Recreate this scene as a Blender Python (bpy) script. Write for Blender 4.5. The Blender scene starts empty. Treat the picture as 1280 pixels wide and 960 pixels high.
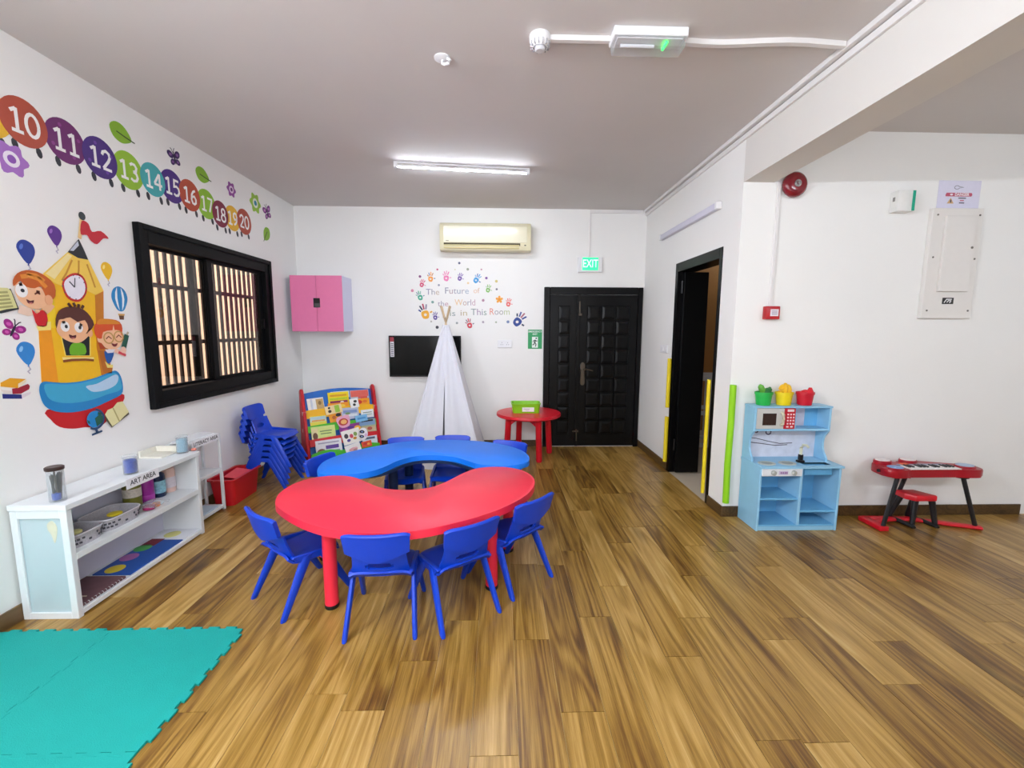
import bpy, bmesh, math, random
from mathutils import Vector, Matrix

# ---------------------------------------------------------------- camera, world, lights
scene = bpy.context.scene
COL = scene.collection
PI = math.pi
F_PX, PITCH, YAW, ROLL, CAM_H = 545.1, 0.1229, 0.0291, 0.0044, 1.5157
fwd = Vector((math.sin(YAW)*math.cos(PITCH), math.cos(YAW)*math.cos(PITCH), -math.sin(PITCH)))
rt0 = Vector((math.cos(YAW), -math.sin(YAW), 0)); up0 = rt0.cross(fwd)
rt = math.cos(ROLL)*rt0 + math.sin(ROLL)*up0
up = -math.sin(ROLL)*rt0 + math.cos(ROLL)*up0
CAM = Vector((0, 0, CAM_H))
cam_d = bpy.data.cameras.new('camera'); cam = bpy.data.objects.new('camera', cam_d); COL.objects.link(cam)
cam_d.sensor_fit = 'HORIZONTAL'; cam_d.sensor_width = 36; cam_d.lens = F_PX/1280*36
cam_d.clip_start = 0.02
M3 = Matrix((rt, up, -fwd)).transposed()
cam.matrix_world = Matrix.Translation(CAM) @ M3.to_4x4()
scene.camera = cam

world = bpy.data.worlds.new('sky'); scene.world = world; world.use_nodes = True
bg = world.node_tree.nodes['Background']
bg.inputs[0].default_value = (0.86, 0.93, 1.0, 1); bg.inputs[1].default_value = 2.5

scene.view_settings.view_transform = 'Standard'; scene.view_settings.look = 'None'
scene.view_settings.gamma = 1; scene.view_settings.use_curve_mapping = False
scene.view_settings.exposure = 0.66
TUBE_CEIL, TUBE_WALL, TUBE_SIDE = 165.0, 300.0, 8.0     # emission of the tubes in view, on the rear wall, next door

# added fill light behind the camera, set in an unseen made-up window opening
RWX0, RWX1, RWZ0, RWZ1 = -1.75, 1.05, .95, 2.15
ld = bpy.data.lights.new('rear_fill_light', 'AREA'); ld.shape = 'RECTANGLE'; ld.size = RWX1-RWX0-.1; ld.size_y = RWZ1-RWZ0-.1
ld.energy = 20; ld.color = (.90, .97, 1.08)
lo = bpy.data.objects.new('rear_fill_light', ld); COL.objects.link(lo)
lo.location = ((RWX0+RWX1)/2, -.70, (RWZ0+RWZ1)/2); lo.rotation_euler = (PI/2, 0, 0)

# room: camera stands near the rear wall and looks along +y
H, D, LW, R, A = 3.0, 5.582, 2.50, 1.833, 3.386     # ceiling, back wall y, left wall -x, right wall x, alcove wall y
SOF, BEAM_X = 2.627, 2.065                           # beam soffit height, beam far face
REAR, XE = -0.62, 5.2                                # rear wall y, alcove end x

def at(px, py, ax, val):
    """photo pixel -> point of the plane ax = val (used to measure walls and floor)"""
    d = fwd + rt*((px-640)/F_PX) - up*((py-480)/F_PX)
    i = 'xyz'.index(ax); t = (val-CAM[i])/d[i]
    return CAM + d*t

# ---------------------------------------------------------------- helpers
random.seed(7)
def lin(h):
    h = h.lstrip('#'); c = [int(h[i:i+2], 16)/255 for i in (0, 2, 4)]
    return tuple(x/12.92 if x <= .04045 else ((x+.055)/1.055)**2.4 for x in c)
MATS = {}
def mat(name, col, rough=.5, metal=0., var=.05, scale=30., bump=0., bscale=None, coat=0., spec=.5, emit=0., trans=0., alpha=1., sheen=0.):
    if name in MATS: return MATS[name]
    m = bpy.data.materials.new(name); m.use_nodes = True; nt = m.node_tree; N = nt.nodes; L = nt.links
    b = N['Principled BSDF']; c = lin(col)
    tc = N.new('ShaderNodeTexCoord'); nz = N.new('ShaderNodeTexNoise'); nz.inputs['Scale'].default_value = scale; nz.inputs['Detail'].default_value = 4
    L.new(tc.outputs['Object'], nz.inputs['Vector'])
    mx = N.new('ShaderNodeMix'); mx.data_type = 'RGBA'
    mx.inputs[6].default_value = tuple(x*(1-var) for x in c)+(1,); mx.inputs[7].default_value = tuple(min(1, x*(1+var)) for x in c)+(1,)
    L.new(nz.outputs['Fac'], mx.inputs[0]); L.new(mx.outputs[2], b.inputs['Base Color'])
    b.inputs['Roughness'].default_value = rough; b.inputs['Metallic'].default_value = metal
    b.inputs['Coat Weight'].default_value = coat; b.inputs['Coat Roughness'].default_value = .08
    b.inputs['Specular IOR Level'].default_value = spec
    b.inputs['Transmission Weight'].default_value = trans; b.inputs['Alpha'].default_value = alpha
    b.inputs['Sheen Weight'].default_value = sheen
    if emit:
        b.inputs['Emission Color'].default_value = c+(1,); b.inputs['Emission Strength'].default_value = emit
    if bump:
        n2 = N.new('ShaderNodeTexNoise'); n2.inputs['Scale'].default_value = bscale or scale*4; n2.inputs['Detail'].default_value = 3
        L.new(tc.outputs['Object'], n2.inputs['Vector'])
        bp = N.new('ShaderNodeBump'); bp.inputs['Strength'].default_value = bump; bp.inputs['Distance'].default_value = .01
        L.new(n2.outputs['Fac'], bp.inputs['Height']); L.new(bp.outputs['Normal'], b.inputs['Normal'])
    MATS[name] = m
    return m

def wood_mat(name, cols, rough=.38, rings=1.0):
    m = bpy.data.materials.new(name); m.use_nodes = True; nt = m.node_tree; N = nt.nodes; L = nt.links
    b = N['Principled BSDF']
    geo = N.new('ShaderNodeNewGeometry'); oi = N.new('ShaderNodeObjectInfo')
    add = N.new('ShaderNodeMath'); add.operation = 'ADD'
    L.new(geo.outputs['Random Per Island'], add.inputs[0]); L.new(oi.outputs['Random'], add.inputs[1])
    fr = N.new('ShaderNodeMath'); fr.operation = 'FRACT'; L.new(add.outputs[0], fr.inputs[0])
    off = N.new('ShaderNodeVectorMath'); off.operation = 'SCALE'; off.inputs[0].default_value = (37.1, 91.7, 13.3)
    L.new(fr.outputs[0], off.inputs['Scale'])
    pos = N.new('ShaderNodeVectorMath'); pos.operation = 'ADD'
    L.new(geo.outputs['Position'], pos.inputs[0]); L.new(off.outputs[0], pos.inputs[1])
    mp = N.new('ShaderNodeMapping'); mp.inputs['Scale'].default_value = (8, .5, 8); L.new(pos.outputs[0], mp.inputs[0])
    # cathedral rings: contour lines of a stretched low noise
    n1 = N.new('ShaderNodeTexNoise'); n1.inputs['Scale'].default_value = .75; n1.inputs['Detail'].default_value = 2.0; n1.inputs['Distortion'].default_value = .2
    L.new(mp.outputs[0], n1.inputs['Vector'])
    mu = N.new('ShaderNodeMath'); mu.operation = 'MULTIPLY'; mu.inputs[1].default_value = 80*rings; L.new(n1.outputs['Fac'], mu.inputs[0])
    sn = N.new('ShaderNodeMath'); sn.operation = 'SINE'; L.new(mu.outputs[0], sn.inputs[0])
    # fine fibre
    mp2 = N.new('ShaderNodeMapping'); mp2.inputs['Scale'].default_value = (140, 3.2, 140); L.new(pos.outputs[0], mp2.inputs[0])
    n2 = N.new('ShaderNodeTexNoise'); n2.inputs['Scale'].default_value = 1.5; n2.inputs['Detail'].default_value = 5; n2.inputs['Roughness'].default_value = .7; L.new(mp2.outputs[0], n2.inputs['Vector'])
    # broad streaks
    mp3 = N.new('ShaderNodeMapping'); mp3.inputs['Scale'].default_value = (16, 1.1, 16); L.new(pos.outputs[0], mp3.inputs[0])
    n3 = N.new('ShaderNodeTexNoise'); n3.inputs['Scale'].default_value = 1.; n3.inputs['Detail'].default_value = 3; L.new(mp3.outputs[0], n3.inputs['Vector'])
    def ma(op, a, bb):
        k = N.new('ShaderNodeMath'); k.operation = op
        for i, v in enumerate((a, bb)):
            if isinstance(v, (int, float)): k.inputs[i].default_value = v
            else: L.new(v, k.inputs[i])
        return k.outputs[0]
    s = ma('MULTIPLY', sn.outputs[0], .09)
    s = ma('ADD', s, ma('MULTIPLY', n2.outputs['Fac'], .62))
    s = ma('ADD', s, ma('MULTIPLY', n3.outputs['Fac'], .62))
    s = ma('ADD', s, ma('MULTIPLY', fr.outputs[0], .34))
    s = ma('SUBTRACT', s, .29)
    cr = N.new('ShaderNodeValToRGB'); e = cr.color_ramp.elements
    for i, (p, c) in enumerate(cols):
        if i < 2: el = e[i]; el.position = p
        else: el = e.new(p)
        el.color = lin(c)+(1,)
    L.new(s, cr.inputs[0])
    # dark knots
    mk = N.new('ShaderNodeMapping'); mk.inputs['Scale'].default_value = (3.9, .9, 3.9); L.new(pos.outputs[0], mk.inputs[0])
    vk = N.new('ShaderNodeTexVoronoi'); vk.inputs['Scale'].default_value = 1.0; L.new(mk.outputs[0], vk.inputs['Vector'])
    mr = N.new('ShaderNodeMapRange'); mr.inputs[1].default_value = .03; mr.inputs[2].default_value = .20; mr.inputs[3].default_value = .50; mr.inputs[4].default_value = 1.
    L.new(vk.outputs['Distance'], mr.inputs[0])
    mx = N.new('ShaderNodeMix'); mx.data_type = 'RGBA'; mx.blend_type = 'MULTIPLY'; mx.inputs[0].default_value = 1
    L.new(cr.outputs[0], mx.inputs[6]); cmb = N.new('ShaderNodeCombineColor')
    for i in range(3): L.new(mr.outputs[0], cmb.inputs[i])
    L.new(cmb.outputs[0], mx.inputs[7]); L.new(mx.outputs[2], b.inputs['Base Color'])
    b.inputs['Roughness'].default_value = rough
    bp = N.new('ShaderNodeBump'); bp.inputs['Strength'].default_value = .12; bp.inputs['Distance'].default_value = .002
    L.new(n2.outputs['Fac'], bp.inputs['Height']); L.new(bp.outputs['Normal'], b.inputs['Normal'])
    MATS[name] = m
    return m

def bmn(): return bmesh.new()
def box(bm, x0, x1, y0, y1, z0, z1, r=0, seg=2, M=None):
    vs = [bm.verts.new(p) for p in ((x0,y0,z0),(x1,y0,z0),(x1,y1,z0),(x0,y1,z0),(x0,y0,z1),(x1,y0,z1),(x1,y1,z1),(x0,y1,z1))]
    fs = [bm.faces.new([vs[i] for i in f]) for f in ((3,2,1,0),(4,5,6,7),(0,1,5,4),(1,2,6,5),(2,3,7,6),(3,0,4,7))]
    if r:
        es = list({e for f in fs for e in f.edges})
        out = bmesh.ops.bevel(bm, geom=es, offset=r, segments=seg, profile=.5, affect='EDGES', clamp_overlap=True)
        vs = list({v for f in out['faces'] for v in f.verts} | {v for v in vs if v.is_valid})
    if M is not None: bmesh.ops.transform(bm, matrix=M, verts=[v for v in vs if v.is_valid])
    return bm
def ring_loft(bm, rings, cap=True, closed=False):
    n = len(rings[0]); vr = [[bm.verts.new(p) for p in r] for r in rings]
    m = len(vr)
    for i in range(m if closed else m-1):
        a, b = vr[i], vr[(i+1) % m]
        for j in range(n):
            k = (j+1) % n
            bm.faces.new((a[j], a[k], b[k], b[j]))
    if cap and not closed:
        bm.faces.new(vr[0][::-1]); bm.faces.new(vr[-1])
    return bm
def tube(bm, pts, r, n=10, r2=None, ref=(0, 0, 1), cap=True, closed=False):
    """sweep; r radius or list; r2 second half-axis (towards ref)"""
    P = [Vector(p) for p in pts]; rings = []
    m = len(P)
    for i, p in enumerate(P):
        if closed: t = P[(i+1) % m]-P[i-1]
        else: t = P[min(i+1, m-1)]-P[max(i-1, 0)]
        t.normalize(); rf = Vector(ref)
        if abs(t.dot(rf)) > .97: rf = Vector((1, 0, 0)) if abs(t.x) < .9 else Vector((0, 1, 0))
        u = t.cross(rf).normalized(); v = u.cross(t).normalized()
        ra = r[i] if isinstance(r, (list, tuple)) else r
        rb = ra if r2 is None else (r2[i] if isinstance(r2, (list, tuple)) else r2)
        rings.append([p+u*(ra*math.cos(2*PI*k/n))+v*(rb*math.sin(2*PI*k/n)) for k in range(n)])
    return ring_loft(bm, rings, cap, closed)
def cyl(bm, p0, p1, r0, r1=None, n=16): return tube(bm, [p0, p1], [r0, r0 if r1 is None else r1], n)
def lathe(bm, prof, n=24, c=(0, 0, 0), sx=1, sy=1):
    rings = [[(c[0]+max(r, 1e-4)*sx*math.cos(2*PI*k/n), c[1]+max(r, 1e-4)*sy*math.sin(2*PI*k/n), c[2]+z) for k in range(n)] for r, z in prof]
    return ring_loft(bm, rings)
def prism(bm, poly, fn, d0, d1, r=0, seg=2):
    """poly of 2-D points; fn(u, v, d) -> 3-D"""
    a = [bm.verts.new(fn(u, v, d0)) for u, v in poly]; b = [bm.verts.new(fn(u, v, d1)) for u, v in poly]
    n = len(poly)
    f0 = bm.faces.new(a[::-1]); f1 = bm.faces.new(b)
    for i in range(n): bm.faces.new((a[i], a[(i+1) % n], b[(i+1) % n], b[i]))
    if r:
        es = list(f1.edges)+list(f0.edges)
        bmesh.ops.bevel(bm, geom=es, offset=r, segments=seg, profile=.5, affect='EDGES', clamp_overlap=True)
    return bm
def sheet(bm, nu, nv, fn, th, skip=None):
    """closed shell of thickness th round the surface fn(u in -1..1, v in 0..1)"""
    P = [[Vector(fn(-1+2*i/nu, j/nv)) for i in range(nu+1)] for j in range(nv+1)]
    def nrm(j, i):
        du = P[j][min(i+1, nu)]-P[j][max(i-1, 0)]; dv = P[min(j+1, nv)][i]-P[max(j-1, 0)][i]
        q = du.cross(dv)
        return q.normalized() if q.length > 1e-9 else Vector((0, 0, 1))
    Aa = [[bm.verts.new(P[j][i]+nrm(j, i)*th/2) for i in range(nu+1)] for j in range(nv+1)]
    Bb = [[bm.verts.new(P[j][i]-nrm(j, i)*th/2) for i in range(nu+1)] for j in range(nv+1)]
    on = [[not (skip and skip(-1+2*(i+.5)/nu, (j+.5)/nv)) for i in range(nu)] for j in range(nv)]
    def q(j, i): return 0 <= j < nv and 0 <= i < nu and on[j][i]
    for j in range(nv):
        for i in range(nu):
            if not on[j][i]: continue
            bm.faces.new((Aa[j][i], Aa[j][i+1], Aa[j+1][i+1], Aa[j+1][i]))
            bm.faces.new((Bb[j+1][i], Bb[j+1][i+1], Bb[j][i+1], Bb[j][i]))
            if not q(j-1, i): bm.faces.new((Bb[j][i], Bb[j][i+1], Aa[j][i+1], Aa[j][i]))
            if not q(j+1, i): bm.faces.new((Aa[j+1][i], Aa[j+1][i+1], Bb[j+1][i+1], Bb[j+1][i]))
            if not q(j, i-1): bm.faces.new((Aa[j][i], Aa[j+1][i], Bb[j+1][i], Bb[j][i]))
            if not q(j, i+1): bm.faces.new((Bb[j][i+1], Bb[j+1][i+1], Aa[j+1][i+1], Aa[j][i+1]))
    for row in Aa+Bb:
        for v in row:
            if not v.link_faces: bm.verts.remove(v)
    return bm
def smooth_closed(pts, k=6):
    """closed Catmull-Rom through pts"""
    n = len(pts); out = []
    for i in range(n):
        p0, p1, p2, p3 = [Vector(pts[(i+j-1) % n]) for j in range(4)]
        for s in range(k):
            t = s/k
            out.append(.5*((2*p1)+(p2-p0)*t+(2*p0-5*p1+4*p2-p3)*t*t+(3*p1-p0-3*p2+p3)*t**3))
    return out
def ell(cx, cy, rx, ry=None, rot=0, n=22, a0=0, a1=2*PI):
    ry = rx if ry is None else ry; o = []
    full = abs(a1-a0-2*PI) < 1e-6
    for k in range(n):
        a = a0+(a1-a0)*k/(n if full else n-1)
        x, y = rx*math.cos(a), ry*math.sin(a)
        o.append((cx+x*math.cos(rot)-y*math.sin(rot), cy+x*math.sin(rot)+y*math.cos(rot)))
    return o
def stroke(pts, w):
    """2-D polyline thickened to a polygon"""
    P = [Vector((p[0], p[1])) for p in pts]; l, r = [], []
    for i, p in enumerate(P):
        a = (P[i]-P[i-1]).normalized() if i else (P[1]-P[0]).normalized()
        b = (P[i+1]-P[i]).normalized() if i < len(P)-1 else a
        t = (a+b).normalized() if (a+b).length > 1e-6 else a
        n = Vector((-t.y, t.x))*(w/2)/max(.6, a.dot(t))
        l.append(tuple(p+n)); r.append(tuple(p-n))
    return l+r[::-1]

def wloc(o):
    v = Vector((0, 0, 0))
    while o is not None: v += o.location; o = o.parent
    return v
def O(name, bm, m, parent=None, world=False, smooth=True, kind=None, angle=35, flip=True):
    if world and parent is not None:
        bmesh.ops.translate(bm, vec=-wloc(parent), verts=bm.verts[:])
    if flip: bmesh.ops.recalc_face_normals(bm, faces=bm.faces[:])
    me = bpy.data.meshes.new(name); bm.to_mesh(me); bm.free()
    if smooth:
        me.polygons.foreach_set('use_smooth', [True]*len(me.polygons)); me.set_sharp_from_angle(angle=math.radians(angle))
    me.materials.append(m if not isinstance(m, str) else MATS[m])
    o = bpy.data.objects.new(name, me); COL.objects.link(o)
    if parent is not None: o.parent = parent
    if kind: o['kind'] = kind
    return o
def tag(o, label, cat, group=None):
    o['label'] = label; o['category'] = cat
    if group: o['group'] = group
    return o
def E(name, label, cat, loc=(0, 0, 0), rz=0, group=None):
    o = bpy.data.objects.new(name, None); COL.objects.link(o); o.empty_display_size = .1
    o.location = loc; o.rotation_euler = (0, 0, rz)
    return tag(o, label, cat, group)
def struct(name, bm, m, parent=None, **k): return O(name, bm, m, parent, smooth=k.pop('smooth', False), kind=None if parent else 'structure', **k)
def copy_tree(o, parent=None):
    c = o.copy(); COL.objects.link(c)
    if parent is not None: c.parent = parent; c.matrix_parent_inverse = o.matrix_parent_inverse.copy()
    for ch in [x for x in KIDS.get(o.name, [])]: copy_tree(ch, c)
    return c
KIDS = {}
def note_kids(o):
    KIDS[o.name] = [c for c in bpy.data.objects if c.parent == o]
    for c in KIDS[o.name]: note_kids(c)
def txt(s, size, spacing=1.0, bold=0., align='CENTER'):
    """text outline -> bmesh in the xy plane, centred"""
    cu = bpy.data.curves.new('lettering', 'FONT'); cu.body = s; cu.size = size; cu.align_x = align; cu.align_y = 'CENTER'
    cu.space_character = spacing; cu.offset = bold; cu.resolution_u = 3
    ob = bpy.data.objects.new('lettering', cu); COL.objects.link(ob)
    dg = bpy.context.evaluated_depsgraph_get(); dg.update()
    me = bpy.data.meshes.new_from_object(ob.evaluated_get(dg))
    bm = bmn(); bm.from_mesh(me)
    bpy.data.objects.remove(ob); bpy.data.curves.remove(cu); bpy.data.meshes.remove(me)
    return bm
def place(bm, fn):
    for v in bm.verts: v.co = Vector(fn(v.co.x, v.co.y, v.co.z))
    return bm

# planes of the walls: (u, v, height above the wall) -> world
def WL(u, v, o=0): return Vector((-LW+o, u, v))
def WB(u, v, o=0): return Vector((u, D-o, v))
def WA(u, v, o=0): return Vector((u, A-o, v))
def WR(u, v, o=0): return Vector((R-o, u, v))
def pl(px, py): p = at(px, py, 'x', -LW); return (p.y, p.z)
def pb(px, py): p = at(px, py, 'y', D); return (p.x, p.z)
def pa(px, py): p = at(px, py, 'y', A); return (p.x, p.z)
def pr(px, py): p = at(px, py, 'x', R); return (p.y, p.z)
def flat(name, poly, W, lay, m, parent, th=.0008, k=0):
    """thin printed shape on wall W; lay = layer number"""
    if k: poly = [tuple(p) for p in smooth_closed(poly, k)]
    bm = bmn(); prism(bm, poly, W, .0006+lay*.0008, .0006+lay*.0008+th)
    return O(name, bm, m, parent, world=True, smooth=False)
def flat_text(name, s, size, c, W, lay, m, parent, mirror=1, rot=0, **k):
    bm = txt(s, size, **k); o = .0006+lay*.0008+.0008
    place(bm, lambda x, y, z: W(c[0]+mirror*(x*math.cos(rot)-y*math.sin(rot)), c[1]+x*math.sin(rot)+y*math.cos(rot), o))
    return O(name, bm, m, parent, world=True, smooth=False, flip=False)
# ================================================================ SETTING
WHITE = mat('wall_paint', '#F2F1EE', .75, var=.02, scale=3, bump=.05, bscale=60)
CEILM = mat('ceiling_paint', '#D4CFCC', .8, var=.03, scale=2.2, bump=.22, bscale=6)
BEAMM = mat('wall_paint_darkened', '#DEDAD4', .75, var=.02, scale=3, bump=.05, bscale=60)  # wall paint coloured darker on the beam to offset direct tube light
FLOORW = wood_mat('floor_oak', [(.10, '#3E240A'), (.30, '#6B4819'), (.50, '#93702F'), (.70, '#AF8A49'), (.92, '#C6A86E')], rough=.30)
BASEW = wood_mat('baseboard_wood', [(.1, '#33230F'), (.5, '#5D4526'), (.9, '#7A5D38')], rough=.4)
GAPM = mat('joint_highlight', '#CDB27E', .6)  # pale colour paints the bevel highlights into the plank joints
BLACKP = mat('black_lacquer', '#040405', .34, var=.1, spec=.22)
BLACKA = mat('black_aluminium', '#07080A', .5, var=.1, spec=.14)
WPLAST = mat('white_plastic', '#ECECEE', .4, var=.02)
CREAMP = mat('cream_plastic', '#E4DCB9', .42, var=.03)

# ---- floor: planks laid along y
FX0, FX1, FY0, FY1 = -LW, XE, REAR, D
fl = bmn(); box(fl, FX0-.1, FX1+.1, FY0-.1, FY1+.1, -.06, -.0035)
floor = struct('floor', fl, GAPM)
PWD, PX0 = .1765, .0705
known = {0: [1.977], 1: [1.563, 2.66], 2: [2.143, 2.843], 3: [1.30, 2.42], 4: [.9], 5: [2.124, 3.2], 6: [2.521, 1.411], -1: [1.39, 2.5], -2: [1.0, 2.13], -3: [1.851], -4: [1.59, 2.7], 7: [1.95], 8: [2.112, 1.2]}
rows = []
rp = random.Random(11)
k0 = math.floor((FX0-PX0)/PWD); k1 = math.ceil((FX1-PX0)/PWD)
for k in range(k0, k1):
    x0, x1 = max(FX0, PX0+k*PWD), min(FX1, PX0+(k+1)*PWD)
    if x1-x0 < .01: continue
    cuts = sorted(known.get(k, [rp.uniform(1.2, 2.4)]))
    y = cuts[-1]
    while True:
        y += rp.choice((.7, 1.1, 1.1, .95))
        if y > FY1-.12: break
        cuts.append(y)
    y = cuts[0]
    while True:
        y -= rp.choice((.7, 1.1, 1.1, .95))
        if y < FY0+.12: break
        cuts.insert(0, y)
    ymax = FY1 if x0 < R-.02 else A+.02
    x1 = min(x1, R+.03) if x0 < R < x1 else x1
    ys = [FY0]+[c for c in sorted(cuts) if c < ymax-.1]+[ymax]
    for a, b in zip(ys, ys[1:]):
        rows.append((x0, x1, a, b))
def vis(p):
    x0, x1, a, b = p; q = Vector(((x0+x1)/2, min(b, max(a, 1.4)) if a < 1.4 < b else (a+b)/2, 0))-CAM
    d = q.dot(fwd)
    if d < .3: return 1e6-a
    u, v = 640+F_PX*q.dot(rt)/d, 480-F_PX*q.dot(up)/d
    if u < -90 or u > 1370 or v > 1050: return 1e5
    if x0 > R and a > A: return 1e5
    return d
rows.sort(key=vis)
pm = {}
def plank_mesh(w, l):
    key = (round(w, 4), round(l, 3))
    if key not in pm:
        b = bmn(); g = .0011
        box(b, -w/2+g, w/2-g, -l/2+g, l/2-g, -.005, 0)
        me = bpy.data.meshes.new('plank'); b.to_mesh(me); b.free(); me.materials.append(FLOORW); pm[key] = me
    return pm[key]
for (x0, x1, a, b) in rows[:300]:
    o = bpy.data.objects.new('plank', plank_mesh(x1-x0, b-a)); COL.objects.link(o); o.parent = floor
    o.location = ((x0+x1)/2, (a+b)/2, 0)
bm = bmn()
for (x0, x1, a, b) in rows[300:]: box(bm, x0+.0007, x1-.0007, a+.0007, b-.0007, -.005, 0)
if len(bm.verts): O('plank_field', bm, FLOORW, floor, smooth=False, kind='stuff')

# ---- ceiling, beam
bm = bmn(); box(bm, FX0-.15, FX1+.15, FY0-.15, FY1+.15, H, H+.1); struct('ceiling', bm, CEILM)
bm = bmn(); box(bm, R, BEAM_X, REAR, A, SOF, H); struct('trim_1', bm, BEAMM)['label'] = 'white ceiling beam between room and alcove'

# ---- walls
T = .14
bm = bmn(); box(bm, -LW-T, R+T, D, D+T, 0, H); wall_back = struct('wall_back', bm, WHITE)
(wy0, wz1), (wy1, _), (_, wz0) = pl(165, 279.5), pl(333.5, 326), pl(343, 476)
wz1 = (pl(165, 279.5)[1]+pl(333.5, 326)[1])/2; wz0 = (pl(187, 512)[1]+pl(343, 476)[1])/2
bm = bmn()
hy0, hy1, hz0, hz1 = wy0+.03, wy1-.03, wz0+.03, wz1-.03
box(bm, -LW-T, -LW, REAR, hy0, 0, H); box(bm, -LW-T, -LW, hy1, D+T, 0, H)
box(bm, -LW-T, -LW, hy0, hy1, 0, hz0); box(bm, -LW-T, -LW, hy0, hy1, hz1, H)
struct('wall_left', bm, WHITE)
(dy1, _), (dy0, _) = pr(846, 330), pr(904.5, 309.5)
dz = 2.203
oy0, oy1, oz = dy0+.045, dy1-.06, dz-.09          # clear opening
TR = .16
bm = bmn()
box(bm, R, R+TR, A, oy0-.01, 0, H); box(bm, R, R+TR, oy1+.01, D, 0, H); box(bm, R, R+TR, oy0-.01, oy1+.01, oz+.01, H)
struct('wall_right', bm, WHITE)
bm = bmn(); box(bm, R+TR, XE+T, A, A+T, 0, H); struct('wall_alcove', bm, WHITE)
bm = bmn()
box(bm, -LW-T, RWX0, REAR-T, REAR, 0, H); box(bm, RWX1, XE+T, REAR-T, REAR, 0, H); box(bm, RWX0, RWX1, REAR-T, REAR, 0, RWZ0); box(bm, RWX0, RWX1, REAR-T, REAR, RWZ1, H)
struct('wall_rear', bm, WHITE)
bm = bmn(); f_ = .05
box(bm, RWX0, RWX0+f_, REAR-T, REAR-.02, RWZ0, RWZ1); box(bm, RWX1-f_, RWX1, REAR-T, REAR-.02, RWZ0, RWZ1); box(bm, RWX0+f_, RWX1-f_, REAR-T, REAR-.02, RWZ0, RWZ0+f_); box(bm, RWX0+f_, RWX1-f_, REAR-T, REAR-.02, RWZ1-f_, RWZ1)
fill_win = struct('added_rear_window', bm, BLACKA)  # unseen window added to house the fill light
bm = bmn(); box(bm, XE, XE+T, REAR, A, 0, H); struct('wall_alcove_end', bm, WHITE)

# ---- baseboards
def bboard(name, x0, x1, y0, y1, h=.088):
    b = bmn(); box(b, x0, x1, y0, y1, 0, h, r=.002, seg=1); struct(name, b, BASEW)
bboard('baseboard_back', -LW, .545, D-.012, D)
bboard('baseboard_left', -LW, -LW+.012, REAR, D-.012)
bboard('baseboard_right', R-.012, R, dy1, D)
bboard('baseboard_pillar', R-.012, R, A-.012, dy0)
bboard('baseboard_alcove', R, at(1274, 632, 'y', A).x, A-.012, A)
bboard('baseboard_rear', -LW+.012, XE, REAR, REAR+.012)

# ---- next room through the open doorway
TILE = mat('beige_tile', '#C9BBA6', .35, var=.05, scale=4)
TANW = mat('tan_wall', '#A8763C', .6, var=.22, scale=2.6)
bm = bmn(); box(bm, R, 4.6, A+T, 6.6, -.06, -.002); struct('floor_next_room', bm, TILE)
bm = bmn()
box(bm, R+TR, 4.6, 6.5, 6.6, 0, H); box(bm, 4.5, 4.6, A+T, 6.5, 0, H); box(bm, R+TR-.02, R+TR, D, 6.5, 0, H)
struct('wall_next_room', bm, TANW)
bm = bmn(); box(bm, R, 4.6, D, 6.6, H, H+.1); struct('ceiling_next_room', bm, CEILM)

# ---- door_2 : frame, one narrow leaf folded back at the far jamb
fr = bmn(); DP = .055
for (a, b, z0_, z1_) in ((dy0, oy0, 0, dz), (oy1, dy1, 0, dz), (oy0, oy1, oz, dz)):
    box(fr, R-.008, R+TR+.01, a, b, z0_, z1_, r=.003, seg=1)
d2 = struct('door_2', fr, BLACKP)
d2['label'] = 'black frame of the open doorway beside the light switch'
lf = bmn(); box(lf, R+.045, 2.125, oy1-.055, oy1-.012, .012, oz-.006, r=.004, seg=1)
leaf = O('door_leaf', lf, BLACKP, d2)
hb = bmn(); cyl(hb, (R+.03, oy1-.03, 1.9), (R+.03, oy1-.03, 2.02), .012, n=10); cyl(hb, (R+.03, oy1-.03, .25), (R+.03, oy1-.03, .37), .012, n=10)
O('hinge', hb, mat('dark_steel', '#3A3A3C', .3, metal=.9), d2)

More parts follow.
